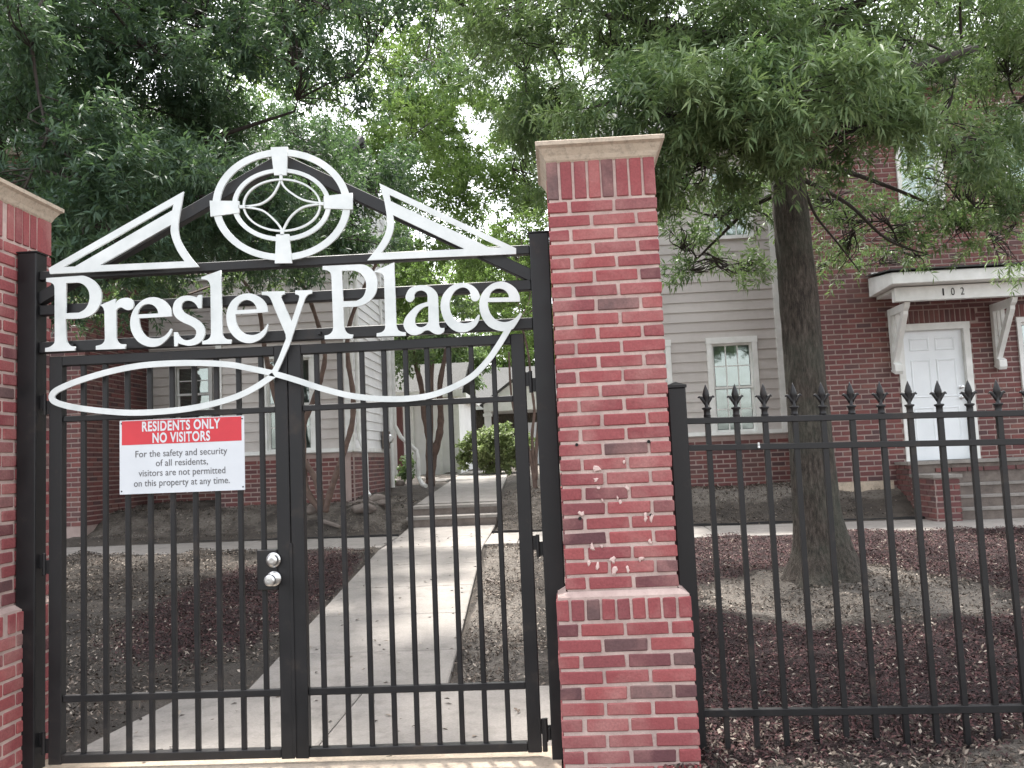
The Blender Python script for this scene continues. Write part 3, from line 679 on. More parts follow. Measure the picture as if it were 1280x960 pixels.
for q in ([(475, 80), (588, 76), (582, 265), (498, 265)], [(512, 660), (597, 657), (618, 850), (503, 852)], [(70, 435), (265, 437), (267, 515), (76, 541)], [(828, 405), (1019, 382), (1022, 493), (830, 486)], [(534, 262), (553, 262), (553, 300), (534, 300)], [(540, 630), (562, 630), (562, 664), (540, 664)], [(262, 465), (305, 465), (305, 485), (262, 485)], [(796, 444), (832, 444), (832, 464), (796, 464)]):
    cutout('keystone' if abs(q[0][0] - q[1][0]) > 60 else 'stub', px_loops([q], *MD, SY - .004), sign, 'white', SY - .004)
sw1 = dense([(636, 411), (622, 434), (609, 452), (590, 471), (565, 485), (540, 494), (515, 498), (490, 499), (465, 498), (435, 494), (402, 485.5), (370, 475), (342, 467), (312, 460.5), (287, 456), (250, 454), (212, 454.5), (175, 457.5), (137, 465), (100, 476), (78, 485), (68.5, 491), (66, 497.5), (72, 503.5), (95, 509.5), (137, 514.5), (175, 516), (225, 512.5), (262, 506), (295, 496.5), (320, 484.5), (343, 469)])
bl_ = band(sw1, 7.4); nb_ = len(sw1); Lp = [at(a, b, SY) for a, b in bl_[:nb_]]; Rp = [at(a, b, SY) for a, b in bl_[nb_:]][::-1]
mb = MB(); vv = []
for p, q in zip(Lp, Rp): vv += [(p[0], SY - .0115, p[2]), (q[0], SY - .0115, q[2]), (q[0], SY - .001, q[2]), (p[0], SY - .001, p[2])]
ff = [(0, 1, 2, 3), tuple(4 * (nb_ - 1) + i for i in (3, 2, 1, 0))]
for i in range(nb_ - 1):
    for k in range(4): ff.append((4 * i + k, 4 * i + (k + 1) % 4, 4 * i + 4 + (k + 1) % 4, 4 * i + 4 + k))
mb.add(vv, ff); apart('swoosh', mb, sign, 'white', 0)
for sx, sz in ((-2.5, 2.16), (-1.9, 2.16), (-1.2, 2.16), (-.55, 2.16), (-1.39, 2.54), (-2.2, 2.54), (-.6, 2.54)):
    mb = MB(); mb.box(sx - .008, sx + .008, SY + .0005, GY_ - .0255, sz - .008, sz + .008); apart('standoff', mb, sign, bev=0)

# placard ------------------------------------------------------------
pc = empty('warning_placard', (-1.927, 4.414, 1.567), None); tag(pc, 'small red and white RESIDENTS ONLY NO VISITORS notice wired to the gate bars', 'sign')
pc.rotation_euler = (0, math.radians(.15), 0)
W_, H_ = .652, .378
mb = MB(); mb.box(-W_ / 2, W_ / 2, 0, .003, -H_ / 2, H_ / 2); o = mb.build('plate', M['signwhite'], pc)
mb = MB(); mb.box(-W_ / 2 + .012, W_ / 2 - .014, -.0012, .0, H_ / 2 - .127, H_ / 2 - .004); mb.build('red_panel', M['red'], pc)
def text(name, s, parent, cx, cz, w_, h_, mat, y, off=0.0, ext=.0004):
    cu = bpy.data.curves.new(name, 'FONT'); cu.body = s; cu.size = 1; cu.offset = off; cu.extrude = 0; cu.space_character = 1.0 + off * 3
    tmp = bpy.data.objects.new('tmp', cu); COL.objects.link(tmp)
    me_ = bpy.data.meshes.new_from_object(tmp, depsgraph=bpy.context.evaluated_depsgraph_get()); bpy.data.objects.remove(tmp); me_.name = name
    a = np.array([v.co[:] for v in me_.vertices]); x0, x1 = a[:, 0].min(), a[:, 0].max(); xh = .69
    sx = w_ / (x1 - x0); sz = h_ / xh
    me_.transform(Matrix.Translation((-(x0 + x1) / 2, -xh / 2, 0))); me_.transform(Matrix.Diagonal((sx, sz, 1, 1))); me_.transform(Matrix.Rotation(math.pi / 2, 4, 'X'))
    me_.materials.clear(); me_.materials.append(M[mat])
    return link(name, me_, parent, (cx, y, cz))
Wz = 1190.
def lx(a): return (a - 38 - Wz / 2) / Wz * W_
for s, x0, x1, f_, hh in (('RESIDENTS ONLY', 255, 1003, .093, 88), ('NO VISITORS', 355, 905, .252, 88)):
    text('heading', s, pc, lx((x0 + x1) / 2), H_ / 2 - f_ * H_, (x1 - x0) / Wz * W_, hh / 700 * H_, 'signwhite', -.0022, .030)
for s, x0, x1, f_ in (('For the safety and security', 190, 1065, .462), ('of all residents,', 385, 880, .592), ('visitors are not permitted', 220, 1045, .722), ('on this property at any time.', 175, 1085, .857)):
    text('wording', s, pc, lx((x0 + x1) / 2), H_ / 2 - f_ * H_, (x1 - x0) / Wz * W_, 62 / 700 * H_, 'ink', -.0012, .004)
for sx in (-1, 1):
    for sz in (-1, 1):
        mb = MB(); mb.lathe([(.004, 0), (.004, .0015), (.002, .003)], (sx * (W_ / 2 - .010), 0, sz * (H_ / 2 - .016)), 8, 'Y'); mb.build('screw', M['black'], pc)

# ------------------------------------------------------------------ picket fence
fe = empty('picket_fence', (.6, GY_, 0)); tag(fe, 'black metal picket fence with spear finials right of the tall brick pillar', 'fence')
FT = math.radians(1.25)
def fz(z, x, k=.02): return z - (x - .65) * k
t_ = MB(); t_.box(.552, .640, GY_ - .045, GY_ + .045, -.1, 1.795); apart('post_tube', t_, fe, bev=.005)
t_ = MB(); t_.add([(.547, GY_ - .05, 1.795), (.645, GY_ - .05, 1.795), (.645, GY_ + .05, 1.795), (.547, GY_ + .05, 1.795), (.547, GY_ - .05, 1.808), (.645, GY_ - .05, 1.808), (.645, GY_ + .05, 1.808), (.547, GY_ + .05, 1.808), (.596, GY_, 1.828)], [(3, 2, 1, 0), (0, 1, 5, 4), (1, 2, 6, 5), (2, 3, 7, 6), (3, 0, 4, 7), (4, 5, 8), (5, 6, 8), (6, 7, 8), (7, 4, 8)]); apart('post_cap', t_, fe, bev=0)
XE = 3.75
for zt, k, d in ((1.627, .020, .018), (1.493, .024, .018), (.205, .012, .018)):
    mb = MB(); a, b = (.6405, zt - d * 0), (XE, zt - (XE - .64) * k)
    mb.bar((a[0], GY_, a[1]), (b[0], GY_, b[1]), .030 if zt > 1 else .034, .036); apart('rail', mb, fe, bev=.002)
pk = MB(); pk.box(-.0125, .0125, -.0125, .0125, 0, 1.60); pkm = pk.mesh('picket', M['black'])
fi = MB(); fi.box(-.015, .015, -.015, .015, 0, .012); fi.lathe([(.020, .012), (.016, .018), (.016, .040), (.024, .047), (.024, .053), (.009, .056), (.010, .08), (.010, .088), (.016, .105), (.018, .118), (.012, .142), (.005, .160), (.001, .172)], (0, 0, 0), 10)
for s in (-1, 1): fi.tube([(s * .004, 0, .068), (s * .012, 0, .086), (s * .024, 0, .104), (s * .034, 0, .110), (s * .041, 0, .104)], [.007, .009, .009, .0065, .003], 6)
fim = fi.mesh('finial', M['black'], True)
for i in range(21):
    x = .747 + .142 * i
    zb_ = .06 - (x - .75) * .012; topz = 1.805 - (x - .747) * .030
    if x > XE: break
    p = link('picket', pkm, fe, (x - .6, random.uniform(-.0008, .0008), topz - .168 - 1.60), (0, random.uniform(-.0025, .0025), 0))
    f_ = link('finial', fim, p, (0, 0, 1.60))
mb = MB(); mb.tube([(.985, GY_ - .022, 1.49), (.985, GY_ - .024, 1.478)], [.006, .006], 8); mb.tube([(.985, GY_ - .0225, 1.506), (.985, GY_ - .0225, 1.494)], [.004, .005], 8); apart('white_clip', mb, fe, 'gold', 0)

# ------------------------------------------------------------------ house builders
def segs(lo, hi, cuts):
    out_ = [(lo, hi)]
    for a, b in cuts:
        n_ = []
        for s, e in out_:
            if b <= s or a >= e: n_.append((s, e)); continue
            if a > s: n_.append((s, a))
            if b < e: n_.append((b, e))
        out_ = n_
    return [(s, e) for s, e in out_ if e - s > .01]
class Frame:
    """wall plane: origin point, direction along the wall, outward normal"""
    def __init__(s, o, u, n): s.o = Vector(o); s.u = Vector(u); s.n = Vector(n); s.flip = s.u.cross(Vector((0, 0, 1))).dot(s.n) < 0
    def p(s, a, d, z): return tuple(s.o + s.u * a + s.n * d + Vector((0, 0, z)))
    def box(s, mb, a0, a1, d0, d1, z0, z1):
        """d measured outward"""
        v = [s.p(a0, d1, z0), s.p(a1, d1, z0), s.p(a1, d0, z0), s.p(a0, d0, z0), s.p(a0, d1, z1), s.p(a1, d1, z1), s.p(a1, d0, z1), s.p(a0, d0, z1)]
        f = [(0, 3, 2, 1), (4, 5, 6, 7), (0, 1, 5, 4), (1, 2, 6, 5), (2, 3, 7, 6), (3, 0, 4, 7)]
        if s.flip: f = [x[::-1] for x in f]
        mb.add(v, f)
def wall_back(fr, root, name, a0, a1, z0, z1, holes, mat, d0=-.16, d1=-.004):
    mb = MB(); cutz = sorted({z0, z1} | {min(max(h[i], z0), z1) for h in holes for i in (2, 3)})
    for zl, zh in zip(cutz[:-1], cutz[1:]):
        if zh - zl < 1e-4: continue
        zm = (zl + zh) / 2
        for s, e in segs(a0, a1, [(h[0], h[1]) for h in holes if h[2] < zm < h[3]]): fr.box(mb, s, e, d0, d1, zl, zh)
    return mb.build(name, M[mat], root)
def siding(fr, root, a0, a1, z0, z1, holes, mat='siding', ex=.168, mark=True):
    z = z0; k = 0
    while z < z1 - .01:
        zt = min(z + ex, z1)
        for s, e in segs(a0, a1, [(h[0], h[1]) for h in holes if h[2] < z + ex * .5 < h[3]]):
            mb = MB(); v = []
            for a in (s, e): v += [fr.p(a, .001, z), fr.p(a, .021, z + .001), fr.p(a, .019, z + .012), fr.p(a, .003, zt + .004), fr.p(a, -.003, zt + .004), fr.p(a, -.003, z)]
            n_ = 6; f = [(i, (i + 1) % n_, (i + 1) % n_ + n_, i + n_) for i in range(n_)] + [tuple(range(n_))[::-1], tuple(range(n_, 2 * n_))]
            if fr.flip: f = [x[::-1] for x in f]
            mb.add(v, f); mb.build('siding_board', M[mat], root)
        z += ex; k += 1
def bricks(fr, root, a0, a1, z0, z1, holes, focus, nmax=300, soldiers=(), L=.225, H=.077, J=.021):
    """running bond; the nmax bricks nearest to focus=(a,z) are objects, the rest one stuff part"""
    allb = []; k = 0; z = z0
    while z + H <= z1 + .02:
        off = (k % 2) * L / 2; zz0, zz1 = z + J / 2, z + H - J / 2
        cuts = [(h[0], h[1]) for h in holes if h[2] < z + H * .5 < h[3]] + [(s_[0], s_[1]) for s_ in soldiers if s_[2] < z + H * .5 < s_[3]]
        a = a0 - off
        while a < a1:
            for s, e in segs(max(a + J / 2, a0), min(a + L - J / 2, a1), cuts):
                if e - s > .025: allb.append((s, e, zz0, zz1))
            a += L
        z += H; k += 1
    for s0, s1, zz0, zz1 in soldiers:
        n_ = max(1, round((s1 - s0) / H)); w_ = (s1 - s0) / n_
        for i in range(n_): allb.append((s0 + i * w_ + J / 2, s0 + (i + 1) * w_ - J / 2, zz0 + J / 2, zz1 - J / 2))
    allb.sort(key=lambda b: math.hypot((b[0] + b[1]) / 2 - focus[0], (b[2] + b[3]) / 2 - focus[1]))
    cache = {}; rest = MB()
    ang = math.atan2(fr.u.y, fr.u.x)
    for i, (s, e, zz0, zz1) in enumerate(allb):
        if i < nmax:
            key = (round(e - s, 3), round(zz1 - zz0, 3))
            if key not in cache:
                m_ = MB(); w_, h_ = key; m_.box(-w_ / 2, w_ / 2, -.02, .02, -h_ / 2, h_ / 2); cache[key] = m_.mesh('brick', M['hbrick'])
            link('brick', cache[key], root, fr.p((s + e) / 2, -.014 + random.uniform(-.001, .001), (zz0 + zz1) / 2), (0, 0, ang))
        else: fr.box(rest, s, e, -.02, .0055 + random.uniform(-.001, .001), zz0, zz1)
    if rest.v: o = rest.build('brick', M['hbrick'], root); o['kind'] = 'stuff'
def window(fr, root, a0, a1, z0, z1, cols=3, rows=2, cas=.10, blind='blind', label=None):
    """double-hung window with casing; every pane is a piece"""
    mb = MB(); fr.box(mb, a0, a0 + cas, -.10, .040, z0 + .05, z1 - cas * 1.2); fr.box(mb, a1 - cas, a1, -.10, .040, z0 + .05, z1 - cas * 1.2)
    fr.box(mb, a0 - .01, a1 + .01, -.10, .048, z1 - cas * 1.2, z1); fr.box(mb, a0 - .01, a1 + .01, -.10, .055, z0, z0 + .05)
    wd = mb.build('window', M['trim'], root)
    if label: wd['label'] = label
    i0, i1, j0, j1 = a0 + cas, a1 - cas, z0 + .05, z1 - cas * 1.2; zm = (j0 + j1) / 2
    for (za, zb_, d) in ((j0, zm + .018, -.055), (zm - .018, j1, -.025)):
        sf = MB(); t = .036
        fr.box(sf, i0, i0 + t, d - .03, d, za, zb_); fr.box(sf, i1 - t, i1, d - .03, d, za, zb_)
        fr.box(sf, i0 + t, i1 - t, d - .03, d, za, za + t); fr.box(sf, i0 + t, i1 - t, d - .03, d, zb_ - t, zb_)
        sf.build('sash', M['trim'], wd)
        g_ = MB(); w_ = (i1 - i0 - 2 * t) / cols; h_ = (zb_ - za - 2 * t) / rows
        for k in range(1, cols): fr.box(g_, i0 + t + k * w_ - .009, i0 + t + k * w_ + .009, d - .022, d - .004, za + t, zb_ - t)
        for k in range(1, rows):
            for q in range(cols): fr.box(g_, i0 + t + q * w_ + (.009 if q else 0), i0 + t + (q + 1) * w_ - (.009 if q < cols - 1 else 0), d - .021, d - .005, za + t + k * h_ - .009, za + t + k * h_ + .009)
        g_.build('grille', M['trim'], wd)
        for a in range(cols):
            for b in range(rows):
                pm = MB(); fr.box(pm, i0 + t + a * w_ + .0095, i0 + t + (a + 1) * w_ - .0095, d - .0155, d - .0125, za + t + b * h_ + .0095, za + t + (b + 1) * h_ - .0095); pm.build('pane', M['glass'], wd)
    bl = MB(); n_ = int((j1 - j0) / .05)
    for k in range(n_):
        z = j0 + (k + .5) * (j1 - j0) / n_; fr.box(bl, i0, i1, -.115, -.108, z - .021, z + .021)
    fr.box(bl, i0, i1, -.14, -.13, j0, j1)
    bl.build('blind', M[blind], wd); return wd
def gable_roof(root, x0, x1, y0, y1, ze, zr, mat='shingle', ov=.35, t=.12, name='roof'):
    """ridge along X"""
    ym = (y0 + y1) / 2; sl_ = (zr - ze) / (ym - y0); za = ze - ov * sl_
    mb = MB(); mb.prism_yz([(y0 - ov, za), (ym, zr), (y1 + ov, za), (y1 + ov, za + t), (ym, zr + t), (y0 - ov, za + t)], x0 - ov, x1 + ov)
    r = mb.build(name, M[mat], root)
    mb = MB(); mb.box(x0 - ov, x1 + ov, y0 - ov - .03, y0 - ov - .001, za - .06, za + t + .01); mb.build('fascia', M['trim'], r)
    mb = MB(); mb.box(x0 - ov + .01, x1 + ov - .01, y0 - ov, y0, za - .05, za - .02); mb.build('soffit', M['trim'], r)
    return r

# ------------------------------------------------------------------ right townhouse
hr = empty('townhouse', (0, 0, 0)); tag(hr, 'two storey townhouse numbered 102, red brick front with white door and beige siding wing', 'house')
F1 = Frame((3.79, 13.5, 0), (1, 0, 0), (0, -1, 0))     # brick front
X1 = 3.79
ax = lambda x: x - X1
dr = (ax(5.16), ax(6.235), 1.0, 3.24)
H1 = [dr, (ax(5.36), ax(6.05), 5.0, 6.42), (ax(6.95), ax(7.75), 5.08, 6.5), (ax(6.93), ax(7.75), 1.85, 3.28)]
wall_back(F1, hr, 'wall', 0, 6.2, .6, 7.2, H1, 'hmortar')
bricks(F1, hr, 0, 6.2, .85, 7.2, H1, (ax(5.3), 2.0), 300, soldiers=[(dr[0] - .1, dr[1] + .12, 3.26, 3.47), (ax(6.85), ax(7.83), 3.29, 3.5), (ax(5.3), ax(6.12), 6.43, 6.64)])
FS = Frame((3.79, 14.8, 0), (0, -1, 0), (-1, 0, 0))     # left return of the brick front
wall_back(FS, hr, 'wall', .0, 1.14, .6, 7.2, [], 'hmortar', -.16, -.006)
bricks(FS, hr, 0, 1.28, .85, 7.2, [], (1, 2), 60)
window(F1, hr, *H1[1][:2], H1[1][2], H1[1][3], 2, 2, .06, 'glareblind', 'upper window catching the bright sky')
window(F1, hr, *H1[2][:2], H1[2][2], H1[2][3], 2, 2, .06, 'glareblind')
window(F1, hr, *H1[3][:2], H1[3][2], H1[3][3], 2, 2, .06, 'glareblind')
# water-table rough stone foot
mb = MB(); F1.box(mb, -.01, 1.15, -.02, .045, .72, .93); mb.build('footing', M['cap'], hr)
# door
dw = MB(); F1.box(dw, dr[0], dr[0] + .09, -.12, .03, 1.20, 3.16); F1.box(dw, dr[1] - .09, dr[1], -.12, .03, 1.20, 3.16); F1.box(dw, dr[0] - .005, dr[1] + .005, -.12, .035, 3.16, 3.26)
do = dw.build('door', M['trim'], hr)
dm = MB(); a0, a1 = dr[0] + .091, dr[1] - .091; F1.box(dm, a0, a1, -.11, -.06, 1.205, 3.158); dl = dm.build('door_leaf', M['door'], do)
pw = (a1 - a0 - .30) / 2
for zl, zh in ((1.42, 2.0), (2.14, 2.72), (2.85, 3.05)):
    for k in range(2):
        s = a0 + .11 + k * (pw + .08); pm = MB()
        fr_ = [(s, zl), (s + pw, zl), (s + pw, zh), (s, zh)]; inn = [(s + .035, zl + .035), (s + pw - .035, zl + .035), (s + pw - .035, zh - .035), (s + .035, zh - .035)]
        v = [F1.p(x, -.0598, z) for x, z in fr_] + [F1.p(s + (.014 if i in (0, 3) else pw - .014), -.049, zl + .014 if i < 2 else zh - .014) for i in range(4)] + [F1.p(x, -.058, z) for x, z in inn]
        f = [(i, (i + 1) % 4, (i + 1) % 4 + 4, i + 4) for i in range(4)] + [(i + 4, (i + 1) % 4 + 4, (i + 1) % 4 + 8, i + 8) for i in range(4)] + [(8, 9, 10, 11)]
        pm.add(v, f); pm.build('door_panel', M['door'], do)
for zz, r in ((2.28, .03), (2.13, .035)):
    kb = MB(); kb.lathe([(r, 0), (r, .01), (r * .5, .015), (r * .5, .04), (r * .9, .05), (r * .8, .07), (r * .3, .075)], F1.p(a1 - .07, -.06, zz), 14, 'Y'); kb.build('door_knob', M['steel'], do)
# porch hood
hd = MB()
hd.add([(4.80, 12.55, 3.72), (8.2, 12.55, 3.72), (8.2, 13.48, 3.70), (4.80, 13.48, 3.70), (4.80, 12.55, 3.885), (8.2, 12.55, 3.885), (8.2, 13.48, 3.99), (4.80, 13.48, 3.99)], [(0, 3, 2, 1), (4, 5, 6, 7), (0, 1, 5, 4), (1, 2, 6, 5), (2, 3, 7, 6), (3, 0, 4, 7)])
ho = hd.build('porch_hood', M['trim'], hr); b = ho.modifiers.new('b', 'BEVEL'); b.width = .008
mb = MB(); v = []
nr = 5
for i in range(nr):
    t0, t1 = i / nr, (i + 1) / nr; ya_, yb_ = 12.50 + .98 * t0, 12.50 + .98 * t1; za_, zb_ = 3.905 + .11 * t0 , 3.905 + .11 * t1
    mb.add([(4.76, ya_, za_ + .001), (8.25, ya_, za_ + .001), (8.25, yb_, zb_ + .001), (4.76, yb_, zb_ + .001), (4.76, ya_, za_ + .025), (8.25, ya_, za_ + .025), (8.25, yb_, zb_ + .007), (4.76, yb_, zb_ + .007)], [(4, 5, 6, 7), (0, 1, 5, 4), (1, 2, 6, 5), (3, 0, 4, 7)])
mb.build('shingles', M['shingle'], ho)
mb = MB()
for k in range(4): mb.box(4.85 + k * .8, 5.55 + k * .8, 13.44, 13.478, 4.03, 4.07)
mb.build('flashing', M['trim'], ho)
mb = MB(); mb.box(4.90, 6.86, 12.74, 12.86, 3.50, 3.699); bmo = mb.build('beam', M['trim'], ho)
mb = MB(); mb.box(4.90, 8.1, 12.861, 13.46, 3.655, 3.698); mb.build('hood_ceiling', M['trim'], ho)
for s, px in (('1', 1179), ('0', 1191), ('2', 1203)):
    X = at(px, 366, 12.74)[0]; text('house_number', s, bmo, X, 3.602, .05 if s != '1' else .022, .105, 'dark', 12.735, .0)
def bracket(x, label):
    br_ = MB(); t = .085; x0, x1 = x - t / 2, x + t / 2
    br_.prism_yz([(13.48, 2.58), (13.42, 2.56), (13.39, 2.66), (13.39, 3.49), (13.48, 3.49)], x0, x1)            # wall leg
    o = br_.build('bracket', M['trim'], hr)
    if label: o['label'] = label
    mb = MB(); mb.prism_yz([(13.389, 3.38), (12.90, 3.38), (12.84, 3.42), (12.80, 3.49), (13.389, 3.49)], x0 + .004, x1 - .004); mb.build('top_arm', M['trim'], o)
    mb = MB(); mb.prism_yz([(13.389, 2.66), (13.389, 2.80), (12.985, 3.379), (12.89, 3.379), (12.90, 3.33)], x0 + .008, x1 - .008); mb.build('brace', M['trim'], o)
    for k, yk in enumerate((13.30, 13.19)):
        mb = MB(); mb.box(x0 + .014, x1 - .014, yk, yk + .025, 2.94 + .17 * k, 3.378); mb.build('slat', M['trim'], o)
    mb = MB(); mb.prism_yz([(13.48, 2.56), (13.33, 2.50), (13.30, 2.54), (13.30, 2.64), (13.389, 2.68), (13.389, 2.585), (13.48, 2.575)], x0 - .012, x1 + .012); mb.build('foot_scroll', M['trim'], o)
bracket(5.09, None); bracket(6.60, None)
# security light
sl_ = MB(); c0 = F1.p(ax(6.66), 0, 3.0)
sl_.lathe([(.045, 0), (.045, .02), (.02, .03)], c0, 12, 'Y'); o = sl_.build('security_light', M['gold'], hr)
mb = MB(); mb.tube([(c0[0] - .03, c0[1] - .03, c0[2]), (c0[0] - .06, c0[1] - .10, c0[2] + .05)], [.025, .045], 10); mb.tube([(c0[0] + .02, c0[1] - .03, c0[2]), (c0[0] + .07, c0[1] - .10, c0[2] + .01)], [.025, .045], 10); mb.build('lamp_head', M['gold'], o)
# landing and steps
st = empty('porch_steps', (5.0, 12.3, .4), hr)
def sp(name, mb, mat): o = mb.build(name, M[mat], st); o.location = (-5.0, -12.3, -.4); return o
for x0, x1, y0, y1, z0, z1 in ((5.0, 8.4, 13.0, 13.49, .3, 1.155),):
    mb = MB(); mb.box(x0 + .01, x1, y0 + .01, y1, z0, z1); sp('landing_base', mb, 'rock')
    mb = MB(); mb.box(x0 - .02, x1, y0 - .03, y1, z1 + .001, z1 + .045); sp('landing_slab', mb, 'concrete')
mb = MB(); mb.box(5.01, 5.32, 12.19, 13.009, .3, .985); sp('cheek_wall', mb, 'hmortar')
mb = MB(); mb.box(4.98, 5.36, 12.14, 12.969, .986, 1.03); sp('cheek_cap', mb, 'concrete')
for i in range(4):
    zt = .565 + .155 * i if i < 3 else 1.03; y0 = 12.25 + .25 * i
    if i == 3: break
    mb = MB(); mb.box(5.361, 8.4, y0, 13.0 - .002 * i, .3 + .001 * i, zt - .031); sp('riser', mb, 'rock')
    mb = MB(); mb.box(5.362, 8.4, y0 - .02, y0 + .25, zt - .03, zt); sp('tread', mb, 'concrete')
cb = MB()
def side_bricks(x_, ya, yb, za, zb_, holes=()):
    fr = Frame((x_, yb, 0), (0, -1, 0), (-1, 0, 0)); return fr
FB = Frame((5.0, 13.49, 0), (0, -1, 0), (-1, 0, 0)); bricks(FB, st, 0, .49, .40, 1.155, [], (0, 1), 60)
FB2 = Frame((5.0, 12.99, 0), (0, -1, 0), (-1, 0, 0)); bricks(FB2, st, 0, .79, .36, .985, [], (0, 1), 60)
FB3 = Frame((5.02, 12.18, 0), (1, 0, 0), (0, -1, 0)); bricks(FB3, st, 0, .31, .36, .985, [], (0, 1), 60)
FB4 = Frame((5.36, 12.99, 0), (1, 0, 0), (0, -1, 0)); bricks(FB4, st, 0, 3.0, 1.03, 1.155, [], (0, 1), 60)
for o in st.children:
    if o.name.startswith('brick'): o.location = Vector(o.location) - Vector((5.0, 12.3, .4))
# siding wing
F2 = Frame((0.9, 14.8, 0), (1, 0, 0), (0, -1, 0)); a2 = lambda x: x - .9
H2 = [(a2(2.53), a2(3.365), 1.735, 3.365), (a2(1.10), a2(1.935), 1.735, 3.365), (a2(2.71), a2(3.44), 5.03, 6.3), (a2(1.1), a2(1.83), 5.03, 6.3)]
wall_back(F2, hr, 'wall', 0, 2.89, 1.72, 6.9, H2, 'siding')
siding(F2, hr, 0.1, 2.79, 1.80, 6.9, H2)
for h in H2: window(F2, hr, h[0], h[1], h[2], h[3], 3, 2, .085 if h[2] < 3 else .06, 'blind')
mb = MB(); F2.box(mb, 2.79, 2.885, -.01, .035, 1.735, 6.9); mb.build('corner_board', M['trim'], hr)
mb = MB(); F2.box(mb, 0, .1, -.01, .035, 1.735, 6.9); mb.build('corner_board', M['trim'], hr)
mb = MB(); F2.box(mb, 0, 2.53 - .9 - .011, -.01, .03, 1.735, 1.799); F2.box(mb, a2(3.376), 2.789, -.01, .03, 1.735, 1.799); mb.build('starter_strip', M['trim'], hr)
wall_back(F2, hr, 'foundation', 0, 2.89, .5, 1.719, [], 'hmortar', -.16, -.03)
F2b = Frame((0.9, 14.828, 0), (1, 0, 0), (0, -1, 0)); bricks(F2b, hr, 0, 2.885, .80, 1.70, [], (1.5, 1.6), 150)
F2c = Frame((0.9, 21, 0), (0, -1, 0), (-1, 0, 0)); wall_back(F2c, hr, 'wall', 0, 6.04, .5, 6.9, [], 'siding', -.15, .0)
mb = MB(); mb.box(3.95, 9.99, 14.2, 21, .5, 7.2); mb.build('house_core', M['siding'], hr)
gable_roof(hr, 1.0, 3.7, 14.8, 21, 6.9, 8.6); gable_roof(hr, 4.1, 9.99, 13.5, 21, 7.2, 9.4)

# ------------------------------------------------------------------ left townhouse
hl = empty('townhouse', (0, 0, 0)); tag(hl, 'townhouse left of the path, beige siding on low brick foundation behind crape myrtle stems', 'house')
F3 = Frame((-5.84, 14.8, 0), (1, 0, 0), (0, -1, 0)); a3 = lambda x: x + 5.84
H3 = [(a3(-5.06), a3(-4.10), 1.74, 3.49), (a3(-5.02), a3(-4.2), 5.0, 6.3)]
wall_back(F3, hl, 'wall', 0, 2.33, 1.72, 6.8, H3, 'siding')
siding(F3, hl, .10, 2.23, 1.80, 6.8, H3)
for h in H3: window(F3, hl, h[0], h[1], h[2], h[3], 2, 2, .10, 'blind')
for a, b in ((0, .10), (2.23, 2.33)):
    mb = MB(); F3.box(mb, a, b, -.01, .035, 1.735, 6.8); mb.build('corner_board', M['trim'], hl)
mb = MB(); F3.box(mb, .1, a3(-5.071), -.01, .03, 1.735, 1.799); F3.box(mb, a3(-4.089), 2.229, -.01, .03, 1.735, 1.799); mb.build('starter_strip', M['trim'], hl)
wall_back(F3, hl, 'foundation', 0, 2.33, .5, 1.719, [(a3(-4.62), a3(-4.3), .98, 1.22)], 'hmortar', -.16, -.03)
F3b = Frame((-5.84, 14.828, 0), (1, 0, 0), (0, -1, 0)); bricks(F3b, hl, 0, 2.33, .80, 1.70, [(a3(-4.62), a3(-4.3), .98, 1.22)], (1.9, 1.6), 150)
mb = MB(); F3.box(mb, a3(-4.62), a3(-4.3), -.10, -.06, .98, 1.22); 
for k in range(4): F3.box(mb, a3(-4.61), a3(-4.31), -.055, -.04, 1.0 + k * .055, 1.03 + k * .055)
mb.build('crawl_vent', M['dark'], hl)
F4 = Frame((-3.51, 14.802, 0), (0, 1, 0), (1, 0, 0))                 # right-hand side of the wing
wall_back(F4, hl, 'wall', .0, 3.55, 1.72, 6.8, [], 'white_siding')
siding(F4, hl, .12, 2.6, 1.80, 6.8, [], 'white_siding'); siding(F4, hl, 2.72, 3.45, 1.80, 6.8, [], 'white_siding')
for a, b in ((.0, .12), (2.6, 2.72), (3.45, 3.55)):
    mb = MB(); F4.box(mb, a, b, -.01, .036, 1.735, 6.8); mb.build('corner_board', M['trim'], hl)
mb = MB(); F4.box(mb, .12, 2.599, -.01, .03, 1.735, 1.799); mb.build('starter_strip', M['trim'], hl)
wall_back(F4, hl, 'foundation', 0, 3.55, .5, 1.719, [], 'hmortar', -.16, -.03)
F4b = Frame((-3.538, 14.83, 0), (0, 1, 0), (1, 0, 0)); bricks(F4b, hl, 0, 3.5, .80, 1.70, [], (.5, 1.2), 80)
# downspouts
def spout(pts, r=.045, label=None):
    mb = MB(); mb.tube(pts, r, 8); o = mb.build('downspout', M['trim'], hl); 
    if label: o['label'] = label
spout([(-3.42, 14.95, 6.6), (-3.42, 14.95, 2.05), (-3.40, 14.93, 1.95), (-3.30, 14.85, 1.72), (-3.29, 14.83, 1.6), (-3.29, 14.83, 1.05), (-3.22, 14.72, .97)], .042)
spout([(-3.41, 17.8, 6.6), (-3.41, 17.8, 1.02)], .045)
spout([(-3.42, 18.27, 6.6), (-3.42, 18.27, 2.3), (-3.30, 18.27, 2.05), (-2.98, 18.3, 1.75), (-2.95, 18.25, 1.6), (-2.95, 18.25, 1.2), (-2.85, 18.1, 1.05), (-2.76, 17.98, 1.02)], .045)
mb = MB(); F4.box(mb, 2.35, 2.58, .04, .16, 1.80, 2.14); o = mb.build('meter_box', M['rock'], hl); mb = MB(); mb.lathe([(.09, 0), (.09, .05), (.07, .07)], (-3.345, 17.26, 1.99), 14, 'Y'); mb.build('meter_dial', M['steel'], o)
